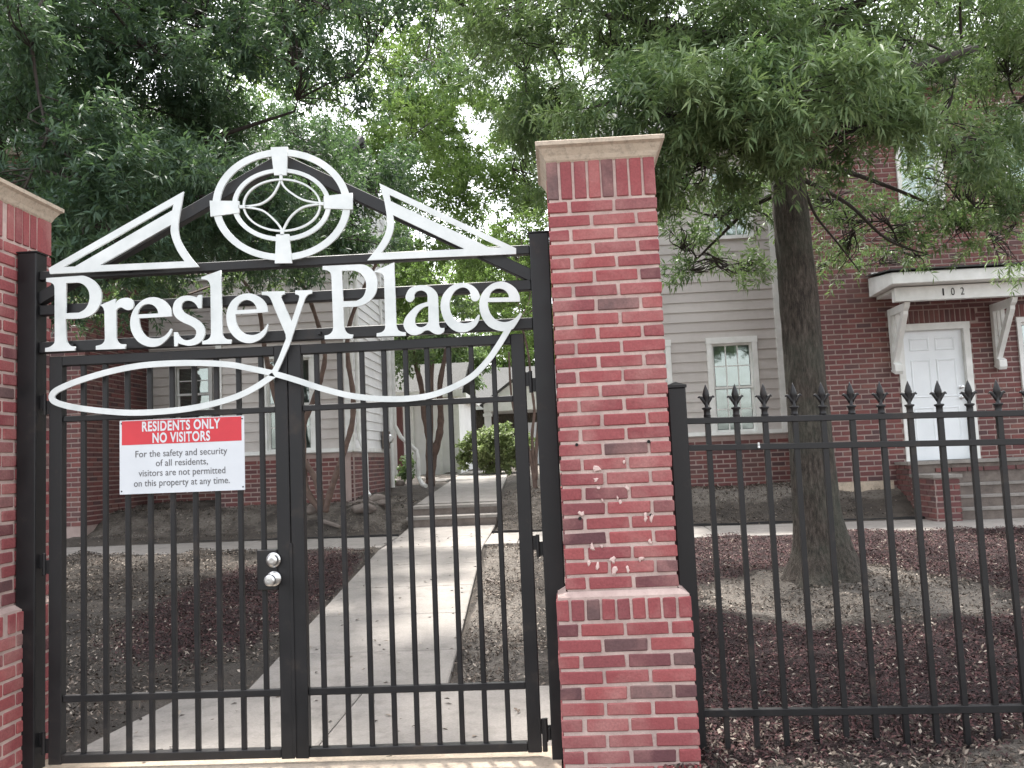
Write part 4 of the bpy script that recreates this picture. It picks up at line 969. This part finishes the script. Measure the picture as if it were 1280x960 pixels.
mb = MB(); mb.tube([(-3.44, 17.28, 2.14), (-3.44, 17.28, 5.5)], .02, 8); mb.build('conduit', M['trim'], hl)
# recessed siding wall with window
F5 = Frame((-7.45, 15.7, 0), (1, 0, 0), (0, -1, 0)); a5 = lambda x: x + 7.45
H5 = [(a5(-7.0), a5(-6.26), 2.35, 3.50), (a5(-7.0), a5(-6.26), 5.0, 6.2)]
wall_back(F5, hl, 'wall', 0, 1.62, 1.72, 6.8, H5, 'siding'); siding(F5, hl, 0, 1.60, 1.74, 6.8, H5)
for h in H5: window(F5, hl, h[0], h[1], h[2], h[3], 2, 2, .06, 'blind')
wall_back(F5, hl, 'foundation', 0, 1.62, .5, 1.719, [], 'hmortar', -.16, -.03)
F5b = Frame((-7.45, 15.728, 0), (1, 0, 0), (0, -1, 0)); bricks(F5b, hl, 0, 1.61, .80, 1.70, [], (.8, 1.6), 60)
# brick bay at the far left
F6 = Frame((-11.5, 13.5, 0), (1, 0, 0), (0, -1, 0))
wall_back(F6, hl, 'wall', 0, 4.045, .5, 7.0, [], 'hmortar'); bricks(F6, hl, 0, 4.05, .72, 7.0, [], (3.9, 1.8), 300)
F7 = Frame((-7.45, 13.52, 0), (0, 1, 0), (1, 0, 0)); wall_back(F7, hl, 'wall', 0.0, 2.2, .5, 7.0, [], 'hmortar', -.16, -.006); bricks(F7, hl, 0, 2.17, .72, 7.0, [], (1, 2), 200)
mb = MB(); mb.box(-11.5, -7.62, 13.7, 21, .5, 7.0); mb.box(-7.6, -3.69, 16.0, 18.35, .5, 6.8); mb.build('house_core', M['siding'], hl)
gable_roof(hl, -7.0, -3.9, 14.8, 18.35, 6.8, 7.8); gable_roof(hl, -11.5, -7.8, 13.5, 21, 7.0, 9.0)

# ------------------------------------------------------------------ far buildings
ob = empty('outbuilding', (0, 0, 0)); tag(ob, 'white building with upright boards beyond the left townhouse at the end of the path', 'building')
fx0, fx1, fy_, fz0, fz1 = -6.6, -2.85, 25.2, 1.0, 3.45
mb = MB(); mb.box(fx0, fx1, fy_, fy_ + 4, fz0 - .3, fz1); mb.build('wall', M['white_siding'], ob)
x = fx0
while x < fx1 - .05:
    mb = MB(); w_ = min(.40, fx1 - x); mb.box(x + .008, x + w_ - .008, fy_ - .028, fy_ - .0005, fz0 - .2, fz1 - .14); mb.build('board', M['white_siding'], ob)
    mb = MB(); mb.box(x - .04, x + .04, fy_ - .07, fy_ - .0285, fz0 - .2, fz1 - .141); mb.build('pilaster', M['trim'], ob); x += .40
mb = MB(); mb.box(fx1 - .16, fx1 + .02, fy_ - .1, fy_ - .071, fz0 - .2, fz1 - .14); mb.build('corner_board', M['trim'], ob)
mb = MB(); mb.box(fx0 - .1, fx1 + .25, fy_ - .20, fy_ + 4.1, fz1 - .139, fz1); mb.build('eave', M['trim'], ob)
gable_roof(ob, fx0, fx1 - .1, fy_, fy_ + 4, fz1 + .08, fz1 + 1.0, ov=.25)
mb = MB(); mb.box(-4.52, -4.36, 24.4, 24.6, .95, 3.4); mb.build('porch_post', M['hbrick'], ob)
pb = empty('portico_house', (0, 0, 0)); tag(pb, 'far single storey house with white gabled portico and grey roof behind the bush', 'house')
mb = MB(); mb.box(-8, 3, 34.5, 42, 1.0, 3.9); mb.build('wall', M['bark'], pb)
gable_roof(pb, -8, 3, 34.5, 42, 3.7, 5.4)
Xc = -1.42; hw = 1.15
mb = MB(); mb.prism_xz([(Xc - hw - .15, 3.52), (Xc + hw + .15, 3.52), (Xc, 4.42)], 32.0, 34.9); mb.build('pediment', M['trim'], pb)
mb = MB(); mb.prism_xz([(Xc - hw - .28, 3.50), (Xc - hw - .17, 3.50), (Xc, 4.44), (Xc + hw + .17, 3.50), (Xc + hw + .28, 3.50), (Xc, 4.55)], 31.9, 35.0); mb.build('portico_roof', M['shingle'], pb)
mb = MB(); mb.box(Xc - hw - .13, Xc + hw + .13, 32.0, 34.4, 3.28, 3.519); mb.build('beam', M['trim'], pb)
for x in (Xc - hw, Xc + hw):
    mb = MB(); mb.box(x - .12, x + .12, 32.05, 32.29, 1.0, 3.279); mb.box(x - .16, x + .16, 32.01, 32.33, 3.1, 3.2); mb.build('column', M['trim'], pb)
mb = MB(); mb.box(Xc - .1, Xc + .75, 34.38, 34.48, 1.2, 2.9); mb.build('door', M['door'], pb)
mb = MB(); mb.box(1.2, 2.2, 34.4, 34.48, 1.9, 3.2); mb.build('window', M['trim'], pb)

# ------------------------------------------------------------------ vegetation
def spray_leaves(org, dirs, nl, twig, L, W, spread=.9, droop=.25):
    """leaves set along short twigs; returns quad vertices"""
    n = len(org); N_ = n * nl
    o = np.repeat(org, nl, 0); d = np.repeat(dirs, nl, 0)
    t = RNG.random(N_) * 1.0
    base = o + d * (t * twig)[:, None]
    r = RNG.normal(0, 1, (N_, 3)); r -= d * (r * d).sum(1)[:, None]; r /= np.linalg.norm(r, axis=1)[:, None] + 1e-9
    ld = d * (1 - spread * .55) + r * spread; ld[:, 2] -= droop * RNG.random(N_); ld /= np.linalg.norm(ld, axis=1)[:, None]
    s = np.cross(ld, RNG.normal(0, 1, (N_, 3)) + np.array([0, 0, 1.5])); s /= np.linalg.norm(s, axis=1)[:, None] + 1e-9
    l = (L * RNG.uniform(.6, 1.25, N_))[:, None]; w_ = (W * RNG.uniform(.7, 1.2, N_))[:, None]
    mid = base + ld * l * .45; tip = base + ld * l; tip[:, 2] -= (l[:, 0] * .12)
    V = np.stack([base, mid + s * w_ / 2, tip, mid - s * w_ / 2], 1).reshape(-1, 3)
    return V, N_
def blob_points(c_, r, n):
    """random points in an ellipsoid, denser towards the shell and clumped"""
    k = max(3, n // 26); cc = RNG.normal(0, 1, (k, 3)); cc /= np.linalg.norm(cc, axis=1)[:, None]; cc *= (RNG.random(k) ** .45)[:, None]
    pick = RNG.integers(0, k, n); p = cc[pick] + RNG.normal(0, .17, (n, 3))
    return np.array(c_) + p * np.array(r), p
def tree(name, label, grp, trunk_pts, trunk_r, blobs, leafm, L, W, nl=14, twig=.26, bark='bark', cat='tree', sides=14, sub=5, spread=.9, limbs=(), up=.15, twigmat='twig', rough=0.0):
    root = empty(name, trunk_pts[0]); tag(root, label, cat, grp); ox = Vector(trunk_pts[0])
    tb = MB()
    pts = dense(trunk_pts, 14 if rough else 4); rr = np.interp(np.linspace(0, 1, len(pts)), np.linspace(0, 1, len(trunk_r)), trunk_r)
    tb.tube([tuple(Vector(p) - ox) for p in pts], list(rr), sides)
    if rough:
        for i, v in enumerate(tb.v):
            ring = i // sides; k = i % sides; p = Vector(pts[min(ring, len(pts) - 1)]) - ox; d = Vector(v) - p; a_ = 2 * math.pi * k / sides
            wv = float(vnoise(k * .55 + 3 * math.sin(v[2] * 2), v[2] * 3.5, 1.0)) - .5
            low = .07 * math.sin(a_ * 2 + v[2] * .7) + .05 * math.sin(a_ * 3 - v[2] * 1.1) + (.16 * math.sin(a_ * 5 + 1) * max(0, 1 - v[2] / .6) if v[2] < .6 else 0)
            tb.v[i] = tuple(p + d * (1 + rough * 2.2 * wv + low * .6))
    tb.build('trunk', M[bark], root, smooth=True)
    T = np.array(pts); limb_nodes = [T[len(T) // 3:]]
    lb = MB()
    for lp, lr in limbs:
        q = dense(lp, 5); lb.tube([tuple(Vector(p) - ox) for p in q], list(np.interp(np.linspace(0, 1, len(q)), [0, 1], lr)), 8); limb_nodes.append(np.array(q))
    nodes_ = np.concatenate(limb_nodes)
    Vs = []; NN = 0
    blobs = sorted(blobs, key=lambda b: float(np.linalg.norm(nodes_ - np.array(b[0]), axis=1).min()))
    for b in blobs:
        c_, r, n = b[0], b[1], b[2]
        r = r if hasattr(r, '__len__') else (r, r, r * .75)
        dist = np.linalg.norm(nodes_ - np.array(c_), axis=1); j = int(dist.argmin()); s = nodes_[j]; e = np.array(c_)
        mid = (s + e) / 2 + RNG.normal(0, .08, 3) * dist[j] + np.array([0, 0, .10 * dist[j]])
        br_ = np.array(dense([tuple(s), tuple(mid), tuple(e)], 4)); r0 = min(.03, .008 + .010 * dist[j])
        lb.tube([tuple(Vector(p) - ox) for p in br_], list(np.linspace(r0, .006, len(br_))), 6)
        nodes_ = np.concatenate([nodes_, br_[len(br_) // 2:]])
        P_, rel = blob_points(c_, r, n)
        d = rel * .9 + RNG.normal(0, .45, (n, 3)); d[:, 2] += up; d /= np.linalg.norm(d, axis=1)[:, None]
        V, m = spray_leaves(P_, d, nl, twig, L, W, spread); Vs.append(V); NN += m
        for q in RNG.choice(n, min(n, sub * 3), replace=False):
            st_ = br_[RNG.integers(len(br_) // 2, len(br_))]; en = P_[q]; md = (st_ + en) / 2 + RNG.normal(0, .05, 3)
            lb.tube([tuple(Vector(p) - ox) for p in dense([tuple(st_), tuple(md), tuple(en)], 3)], list(np.linspace(.008, .003, 7)), 4, False)
    if lb.v: lb.build('limbs', M[twigmat], root, smooth=True)
    V = np.concatenate(Vs) - np.array(trunk_pts[0]); link('crown', quads_mesh('crown', V, NN, M[leafm]), root)
    return root
def B(px, py, Y, r, n): return (at(px, py, Y), r, n)

# main willow oak on the right
tx, ty = TREE; tz = float(gz(tx, ty)) - .08
_tc = [(1036, 740), (1034, 728), (1030, 700), (1021, 640), (1012, 540), (1003, 440), (995, 335), (984, 220), (978, 110), (972, -20), (965, -200)]
TP = []
for _px, _py in _tc:
    q_ = at(_px, _py, ty); TP.append(q_)
TP = [(TP[0][0], ty, tz), (TP[1][0], ty, tz + .10), (TP[2][0], ty, tz + .32)] + TP[3:]
TRr = [.46, .35, .26, .208, .184, .176, .168, .155, .135, .11, .08]
ob_ = []
for px, py, Y, r, n in ((700, -40, 8, .9, 170), (790, -30, 7.4, .9, 170), (900, -30, 7.5, .9, 170), (1010, -20, 7.4, .9, 180), (1110, -40, 7.6, .9, 150), (1220, -40, 8, .9, 120),
    (690, 60, 8.5, .8, 170), (760, 70, 7.8, .8, 190), (840, 60, 7.2, .7, 190), (930, 70, 7.0, .7, 200), (1030, 60, 7.2, .75, 200), (1120, 50, 8.2, .8, 160), (1190, 120, 8.6, .7, 110), (1260, 90, 9, .7, 80),
    (700, 130, 9, .7, 150), (770, 130, 7.2, .55, 150), (850, 135, 6.6, .6, 190), (930, 120, 6.3, .5, 170), (1000, 115, 6.3, .5, 170), (1070, 110, 6.6, .5, 170), (1120, 150, 7.0, .5, 130), (1190, 190, 8.4, .6, 110), (1250, 190, 9, .6, 80),
    (850, 200, 7.2, .5, 130), (900, 205, 7.2, .5, 130), (948, 185, 7.0, .36, 60), (1040, 170, 7.0, .5, 130), (1085, 175, 7.4, .4, 60), (1220, 260, 9.2, .55, 70),
    (840, 250, 8.6, .5, 80), (890, 270, 9.0, .5, 70), (930, 255, 9.6, .4, 50), (850, 310, 9.2, .4, 42), (900, 335, 9.4, .35, 30), (870, 340, 9.6, .35, 18), (940, 330, 9.6, .25, 16),
    (1040, 250, 10, .45, 26), (1060, 310, 10.4, .5, 30), (1120, 300, 10.2, .45, 34), (1172, 258, 10, .42, 34), (1100, 330, 10.8, .35, 14), (1030, 330, 11, .35, 14), (650, 150, 9.5, .7, 110), (650, 50, 9.5, .8, 110), (1270, 280, 9.4, .4, 30), (1060, 275, 10, .5, 26), (1110, 275, 10, .45, 18), (1210, 285, 10, .5, 30), (1250, 300, 10.2, .5, 26), (1145, 320, 10.4, .3, 10), (1030, 250, 9.6, .35, 16), (1160, 20, 8.8, .8, 130), (1230, 10, 9, .8, 130), (1290, 40, 9, .8, 120), (1280, 130, 9, .7, 110), (1215, 100, 9.4, .7, 110), (1150, 80, 9.2, .7, 110), (715, 150, 11.5, .7, 110), (740, 90, 11.5, .8, 100), (1200, 230, 9.4, .5, 60), (1260, 230, 9.4, .5, 60), (660, -20, 9.5, .9, 130), (620, 60, 10.5, .8, 90), (600, 0, 11, .8, 80), (640, 210, 10.5, .6, 60)):
    ob_.append((at(px, py, Y), (r, r * .9, r * .62), int(n * .95)))
for _ in range(46):
    q_ = (tx + RNG.normal(-.6, 2.4), ty + RNG.normal(0, 1.9), RNG.uniform(5.6, 9.5)); ob_.append((q_, (1.1, 1.1, .6), 60))
LM = [([at(972, 215, 8.45), at(930, 190, 8.2), at(870, 160, 7.6), at(800, 130, 7.2)], (.085, .03)), ([at(985, 150, 8.4), at(1050, 120, 7.9), at(1130, 90, 7.6), at(1220, 60, 8)], (.08, .03)),
      ([at(1000, 205, 8.5), at(1050, 212, 8.9), at(1115, 235, 9.3), at(1180, 262, 9.6)], (.035, .012)), ([at(1005, 225, 8.5), at(1060, 255, 9.2), at(1110, 300, 9.8), at(1160, 318, 10.2)], (.025, .008)),
      ([at(1005, 235, 8.5), at(1020, 270, 9.0), at(1048, 305, 9.6), at(1075, 340, 10)], (.018, .006)), ([at(975, 90, 8.4), at(930, 60, 7.8), at(860, 40, 7.4), at(760, 20, 7.6)], (.08, .03)),
      ([at(980, 60, 8.4), at(1040, 20, 7.8), at(1110, -10, 7.6)], (.07, .03)), ([at(965, 245, 8.6), at(935, 262, 9.0), at(895, 300, 9.3), at(860, 335, 9.5)], (.03, .008))]
tree('willow_oak', 'large willow oak with grey trunk growing behind the picket fence', None, TP, TRr, ob_, 'leaf_oak', .098, .0185, 21, .26, limbs=LM, sides=60, rough=.05, sub=6)
# surface roots at the oak's foot
# dark oak on the left
db = []
for px in range(-40, 470, 66):
    for py in range(-40, 330, 58):
        if px > 360 and py > 120: continue
        if px > 300 and py > 250: continue
        n = 170 if px < 330 else 90
        if py < 90 and px > 60: n = int(n * .55)
        db.append((at(px + RNG.uniform(-20, 20), py + RNG.uniform(-20, 20), RNG.uniform(7.2, 10.5)), (.72, .9, .5), n))
for px, py in ((420, 190), (440, 240), (455, 290), (410, 230), (470, 220), (380, 180), (430, 330)): db.append((at(px, py, 13.2), (.7, .7, .5), 120))
for px, py in ((250, 300), (300, 290), (345, 280), (400, 260), (300, 240), (350, 210), (430, 300), (220, 270), (180, 320), (100, 345), (390, 310)): db.append((at(px, py, 11.2), (.62, .7, .42), 130))
for px, py in ((60, 170), (20, 260), (110, 240), (40, 60), (140, 300), (90, 330)): db.append((at(px, py, 6.4), (.45, .45, .35), 90))
for _ in range(46):
    db.append(((RNG.normal(-4.0, 2.0), RNG.normal(9.0, 1.8), RNG.uniform(5.6, 9.0)), (1.1, 1.1, .6), 60))
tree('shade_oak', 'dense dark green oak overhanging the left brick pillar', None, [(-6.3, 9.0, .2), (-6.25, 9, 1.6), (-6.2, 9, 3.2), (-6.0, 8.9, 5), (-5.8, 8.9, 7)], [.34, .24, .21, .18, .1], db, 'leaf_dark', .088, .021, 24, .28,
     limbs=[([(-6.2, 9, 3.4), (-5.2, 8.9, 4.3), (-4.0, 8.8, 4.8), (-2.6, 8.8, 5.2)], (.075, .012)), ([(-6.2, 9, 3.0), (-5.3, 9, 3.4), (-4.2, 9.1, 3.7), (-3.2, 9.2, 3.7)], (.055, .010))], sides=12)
# lighter trees in the middle distance
def midtree(px, Y, top_blobs, label, r=.16, leafm='leaf_mid', L=.13, W=.045, nl=22, twig=.45, tpx=None, **kw):
    x, _, _z = at(tpx or px, 500, Y); z = float(gz(x, Y)) - .05
    tp = [(x, Y, z), (x + .05, Y, z + 1.2), (x - .05, Y + .05, z + 2.6), (x + .1, Y, z + 4.2), (x, Y, z + 6.0)]
    return tree('shade_tree', label, 'trees beyond the townhouses', tp, [r * 1.5, r, r * .85, r * .7, r * .4], top_blobs, leafm, L, W, nl, twig, sides=10, sub=3, **kw)
def grid(pxs, pys, Y0, Y1, r, n, drop=.0):
    o = []
    for px in pxs:
        for py in pys:
            if RNG.random() < drop: continue
            o.append((at(px + RNG.uniform(-22, 22), py + RNG.uniform(-18, 18), RNG.uniform(Y0, Y1)), (r, r, r * .62), n))
    return o
midtree(455, 20.5, grid(range(370, 560, 50), range(140, 400, 48), 18.5, 21.5, 1.15, 85, .12) + grid(range(350, 560, 50), range(-30, 140, 45), 18.5, 22, 1.2, 66, .05), 'bright green leafy tree rising over the gate medallion', tpx=440)
midtree(600, 23, grid(range(520, 710, 50), range(150, 420, 48), 21, 25, 1.25, 80, .12) + grid(range(500, 720, 55), range(-40, 150, 45), 21, 25, 1.3, 62, .08) + [(at(a_, b_, 24), (1.1, 1.1, .8), 80) for a_, b_ in ((585, 170), (560, 130), (610, 140), (600, 200), (640, 190), (655, 240), (540, 190), (575, 230), (620, 250))], 'yellow green tree beside the tall brick pillar, over the far path', .15, tpx=735)
midtree(260, 24, grid(range(180, 400, 60), range(-20, 330, 60), 23, 26, 1.6, 60, .1), 'tree behind the left townhouse roof', .18)
midtree(880, 26, grid(range(700, 1000, 60), range(-30, 360, 50), 25, 29, 1.7, 80, .05), 'tree behind the beige siding wing')
midtree(1190, 27, grid(range(1020, 1340, 60), range(-40, 240, 50), 26, 30, 1.7, 80, .05), 'tree behind the brick townhouse roof')
midtree(590, 44, grid(range(470, 720, 34), range(330, 520, 34), 42, 48, 1.9, 70, .05), 'tall leafy tree behind the far portico house', .25, tpx=560, L=.3, W=.12, twig=.6)
midtree(500, 31, grid(range(470, 590, 30), range(400, 520, 30), 29.5, 31.5, 1.0, 60, .05) + [(at(600, 440, 30.5), (.8, .8, .6), 60)], 'dense green tree behind the white outbuilding', .15, leafm='leaf_oak', L=.2, W=.08)
# crape myrtles
def myrtle(label, stems, blobs, r=.05, leafm='leaf_mid', sides=8, L=.075, W=.035):
    base = stems[0][0]; root = empty('crape_myrtle', base); tag(root, label, 'tree', 'crape myrtles by the path'); ox = Vector(base)
    allp = []
    for k, st_ in enumerate(stems):
        q = dense(st_, 5); mb = MB(); mb.tube([tuple(Vector(p) - ox) for p in q], list(np.linspace(r, r * .5, len(q)) * (1 + .12 * np.sin(np.arange(len(q)) * 1.9))), sides); mb.build('stem', M['myrtle'], root, smooth=True); allp.append(np.array(q))
    nodes_ = np.concatenate(allp); Vs = []; NN = 0; lb = MB()
    for c_, rr, n in blobs:
        dist = np.linalg.norm(nodes_ - np.array(c_), axis=1); s = nodes_[int(dist.argmin())]
        lb.tube([tuple(Vector(p) - ox) for p in (s, (s + np.array(c_)) / 2 + RNG.normal(0, .1, 3), c_)], [r * .45, r * .3, .006], 6)
        P_, rel = blob_points(c_, (rr, rr, rr * .7), n); d = rel + RNG.normal(0, .4, (n, 3)); d /= np.linalg.norm(d, axis=1)[:, None]
        V, m = spray_leaves(P_, d, 12, .22, L, W); Vs.append(V); NN += m
    if lb.v: lb.build('twigs', M['myrtle'], root)['kind'] = 'stuff'
    if Vs: V = np.concatenate(Vs) - np.array(base); link('crown', quads_mesh('crown', V, NN, M[leafm]), root)
Ym = 13.7
def A_(px, py, Y=Ym): return at(px, py, Y)
myrtle('crooked brown crape myrtle stems in front of the left townhouse window', [[A_(404, 640), A_(383, 612), A_(379, 560), A_(380, 530), A_(392, 500), A_(402, 470), A_(406, 440), A_(396, 400), A_(380, 360), A_(355, 330)],
        [A_(406, 640), A_(414, 612), A_(428, 570), A_(440, 530), A_(441, 490), A_(435, 450), A_(436, 410), A_(450, 370), A_(470, 330)],
        [A_(403, 640), A_(395, 600), A_(360, 545), A_(340, 480), A_(330, 430), A_(322, 380), A_(300, 345)],
        [A_(380, 530), A_(372, 505), A_(350, 470), A_(335, 455)]],
       [(A_(300, 320, 13), .8, 90), (A_(240, 335, 12.6), .8, 90), (A_(180, 320, 12.2), .9, 100), (A_(360, 300, 13), .8, 90), (A_(420, 300, 13.4), .8, 80), (A_(120, 350, 11.8), .6, 50), (A_(350, 345, 13), .35, 16), (A_(150, 385, 12), .5, 26), (A_(260, 350, 13), .4, 24), (A_(470, 310, 13.6), .6, 50)], .055, 'leaf_oak')
Yc = 19.0
myrtle('forked dark crape myrtle trunk beside the far end of the path', [[A_(538, 608, Yc), A_(538, 570, Yc), A_(536, 545, Yc), A_(530, 515, Yc), A_(526, 480, Yc), A_(515, 440, Yc)], [A_(538, 608, Yc), A_(541, 575, Yc), A_(549, 545, Yc), A_(551, 520, Yc), A_(550, 480, Yc), A_(560, 430, Yc)], [A_(538, 600, Yc), A_(537, 560, Yc), A_(538, 500, Yc), A_(540, 450, Yc)]],
       [(A_(520, 440, 18.5), .8, 80), (A_(560, 430, 19), .8, 80), (A_(545, 400, 19), .8, 60), (A_(500, 460, 19.4), .6, 50)], .10, 'leaf_oak', L=.10, W=.05)
Yd = 15.5
myrtle('slim reddish crape myrtle stems seen through the gap beside the right gate post', [[A_(672, 632, Yd), A_(668, 585, Yd), A_(665, 545, Yd), A_(668, 515, Yd), A_(664, 480, Yd), A_(660, 440, Yd), A_(650, 400, Yd)], [A_(670, 620, Yd), A_(662, 565, Yd), A_(652, 540, Yd), A_(640, 500, Yd), A_(636, 440, Yd)], [A_(670, 600, Yd), A_(671, 550, Yd), A_(676, 500, Yd), A_(680, 440, Yd)]],
       [(A_(650, 400, 15.5), .6, 50), (A_(690, 380, 15.5), .8, 70), (A_(655, 285, 16), .6, 70), (A_(668, 330, 16), .5, 50), (A_(630, 400, 16), .5, 30)], .035, 'leaf_mid')
# round bush at the end of the path
root = empty('round_bush', at(616, 588, 24.2)); tag(root, 'rounded pale green bush at the end of the path, before the portico', 'bush'); ox = np.array(root.location)
Vs = []; NN = 0; tb = MB()
for dx, dz, rr, n in ((-.45, .62, .50, 300), (.0, .74, .56, 360), (.45, .70, .52, 300), (-.15, .42, .62, 320), (.3, .38, .58, 280), (-.65, .42, .36, 160), (.78, .44, .38, 160)):
    P_, rel = blob_points((ox[0] + dx, 24.2 + RNG.uniform(-.2, .2), ox[2] + dz + .02), (rr, rr, rr * .8), n); rel[:, 2] += .3; d = rel + RNG.normal(0, .3, (n, 3)); d /= np.linalg.norm(d, axis=1)[:, None]
    V, m = spray_leaves(P_, d, 14, .12, .075, .05); Vs.append(V); NN += m
    tb.tube([(0, 0, 0), (dx * .5, 0, dz * .5), (dx, 0, dz)], [.02, .015, .008], 5)
V = np.concatenate(Vs) - ox; link('foliage', quads_mesh('foliage', V, NN, M['leaf_bush']), root); tb.build('stem', M['myrtle'], root)
root = empty('low_shrub', at(492, 608, 20)); tag(root, 'small dark shrub at the corner of the white outbuilding', 'bush'); ox = np.array(root.location)
P_, rel = blob_points(tuple(ox + np.array([0, 0, .35])), (.45, .4, .35), 90); d = rel + RNG.normal(0, .3, (90, 3)); d /= np.linalg.norm(d, axis=1)[:, None]
V, m = spray_leaves(P_, d, 12, .14, .08, .045); link('foliage', quads_mesh('foliage', V - ox, m, M['leaf_oak']), root)
mb = MB(); mb.tube([(0, 0, 0), (.02, 0, .3)], [.03, .01], 6); mb.build('stem', M['myrtle'], root)

# rocks, roots and branches lying in the bed beside the path
def rock(px, py, Y, sx, sy, sz, label, seed):
    x, y, _ = at(px, py, Y); z = float(gz(x, y)); bm = bmesh.new(); bmesh.ops.create_icosphere(bm, subdivisions=3, radius=1); r = np.random.default_rng(seed); k = r.normal(0, 1, (5, 3))
    for v in bm.verts:
        c_ = np.array(v.co); n_ = sum(math.sin(float(c_.dot(q)) * 2.2 + i) for i, q in enumerate(k)) * .07; v.co = v.co * (1 + n_) ; v.co = Vector((v.co.x * sx, v.co.y * sy, v.co.z * sz))
    me_ = bpy.data.meshes.new('rock'); bm.to_mesh(me_); bm.free(); me_.materials.append(M['rock']); o = link('rock', me_, None, (x, y, z + sz * .35), (0, 0, seed)); tag(o, label, 'rock', 'rocks beside the path')
rock(470, 633, 14.6, .22, .12, .08, 'long tan rock beside the left downspout foot', 1); rock(478, 641, 14.2, .28, .1, .06, 'flat tan rock just below the long rock by the downspout', 2); rock(455, 650, 13.8, .2, .13, .08, 'brown rock nearest the corner of the path steps', 3)
rock(392, 634, 13.9, .14, .1, .09, 'pale angular rock at the foot of the crooked crape myrtle', 4); rock(500, 604, 18.6, .1, .1, .08, 'small pale rock below the elbow downspout', 5)
def log(pts, r, label, nm='fallen_branch'):
    q = []
    for px, py, Y in pts:
        x, y, _ = at(px, py, Y); q.append((x, y, float(gz(x, y)) + r * .7))
    mb = MB(); mb.tube(dense(q, 4), list(np.linspace(r, r * .6, len(dense(q, 4)))), 8); o = mb.build(nm, M['rock'], None, smooth=True); tag(o, label, 'branch', 'fallen branches')
log([(400, 640, 13.6), (412, 650, 13.5), (425, 657, 13.4)], .045, 'pale fallen branch slanting down from the crooked myrtle'); log([(440, 634, 14.2), (460, 634, 14.2), (490, 640, 14.0)], .03, 'thin branch lying by the two tan rocks')
log([(900, 940, 4.9), (960, 925, 5.05), (1010, 915, 5.2)], .009, 'thin pale stick in the mulch below the fence'); log([(1080, 935, 4.9), (1110, 915, 5.1), (1150, 900, 5.3)], .008, 'bent thin stick in the mulch right of the pale stick')
log([(608, 712, 9.3), (625, 722, 9.0), (640, 735, 8.7)], .012, 'slender stick beside the sandy edge of the path')
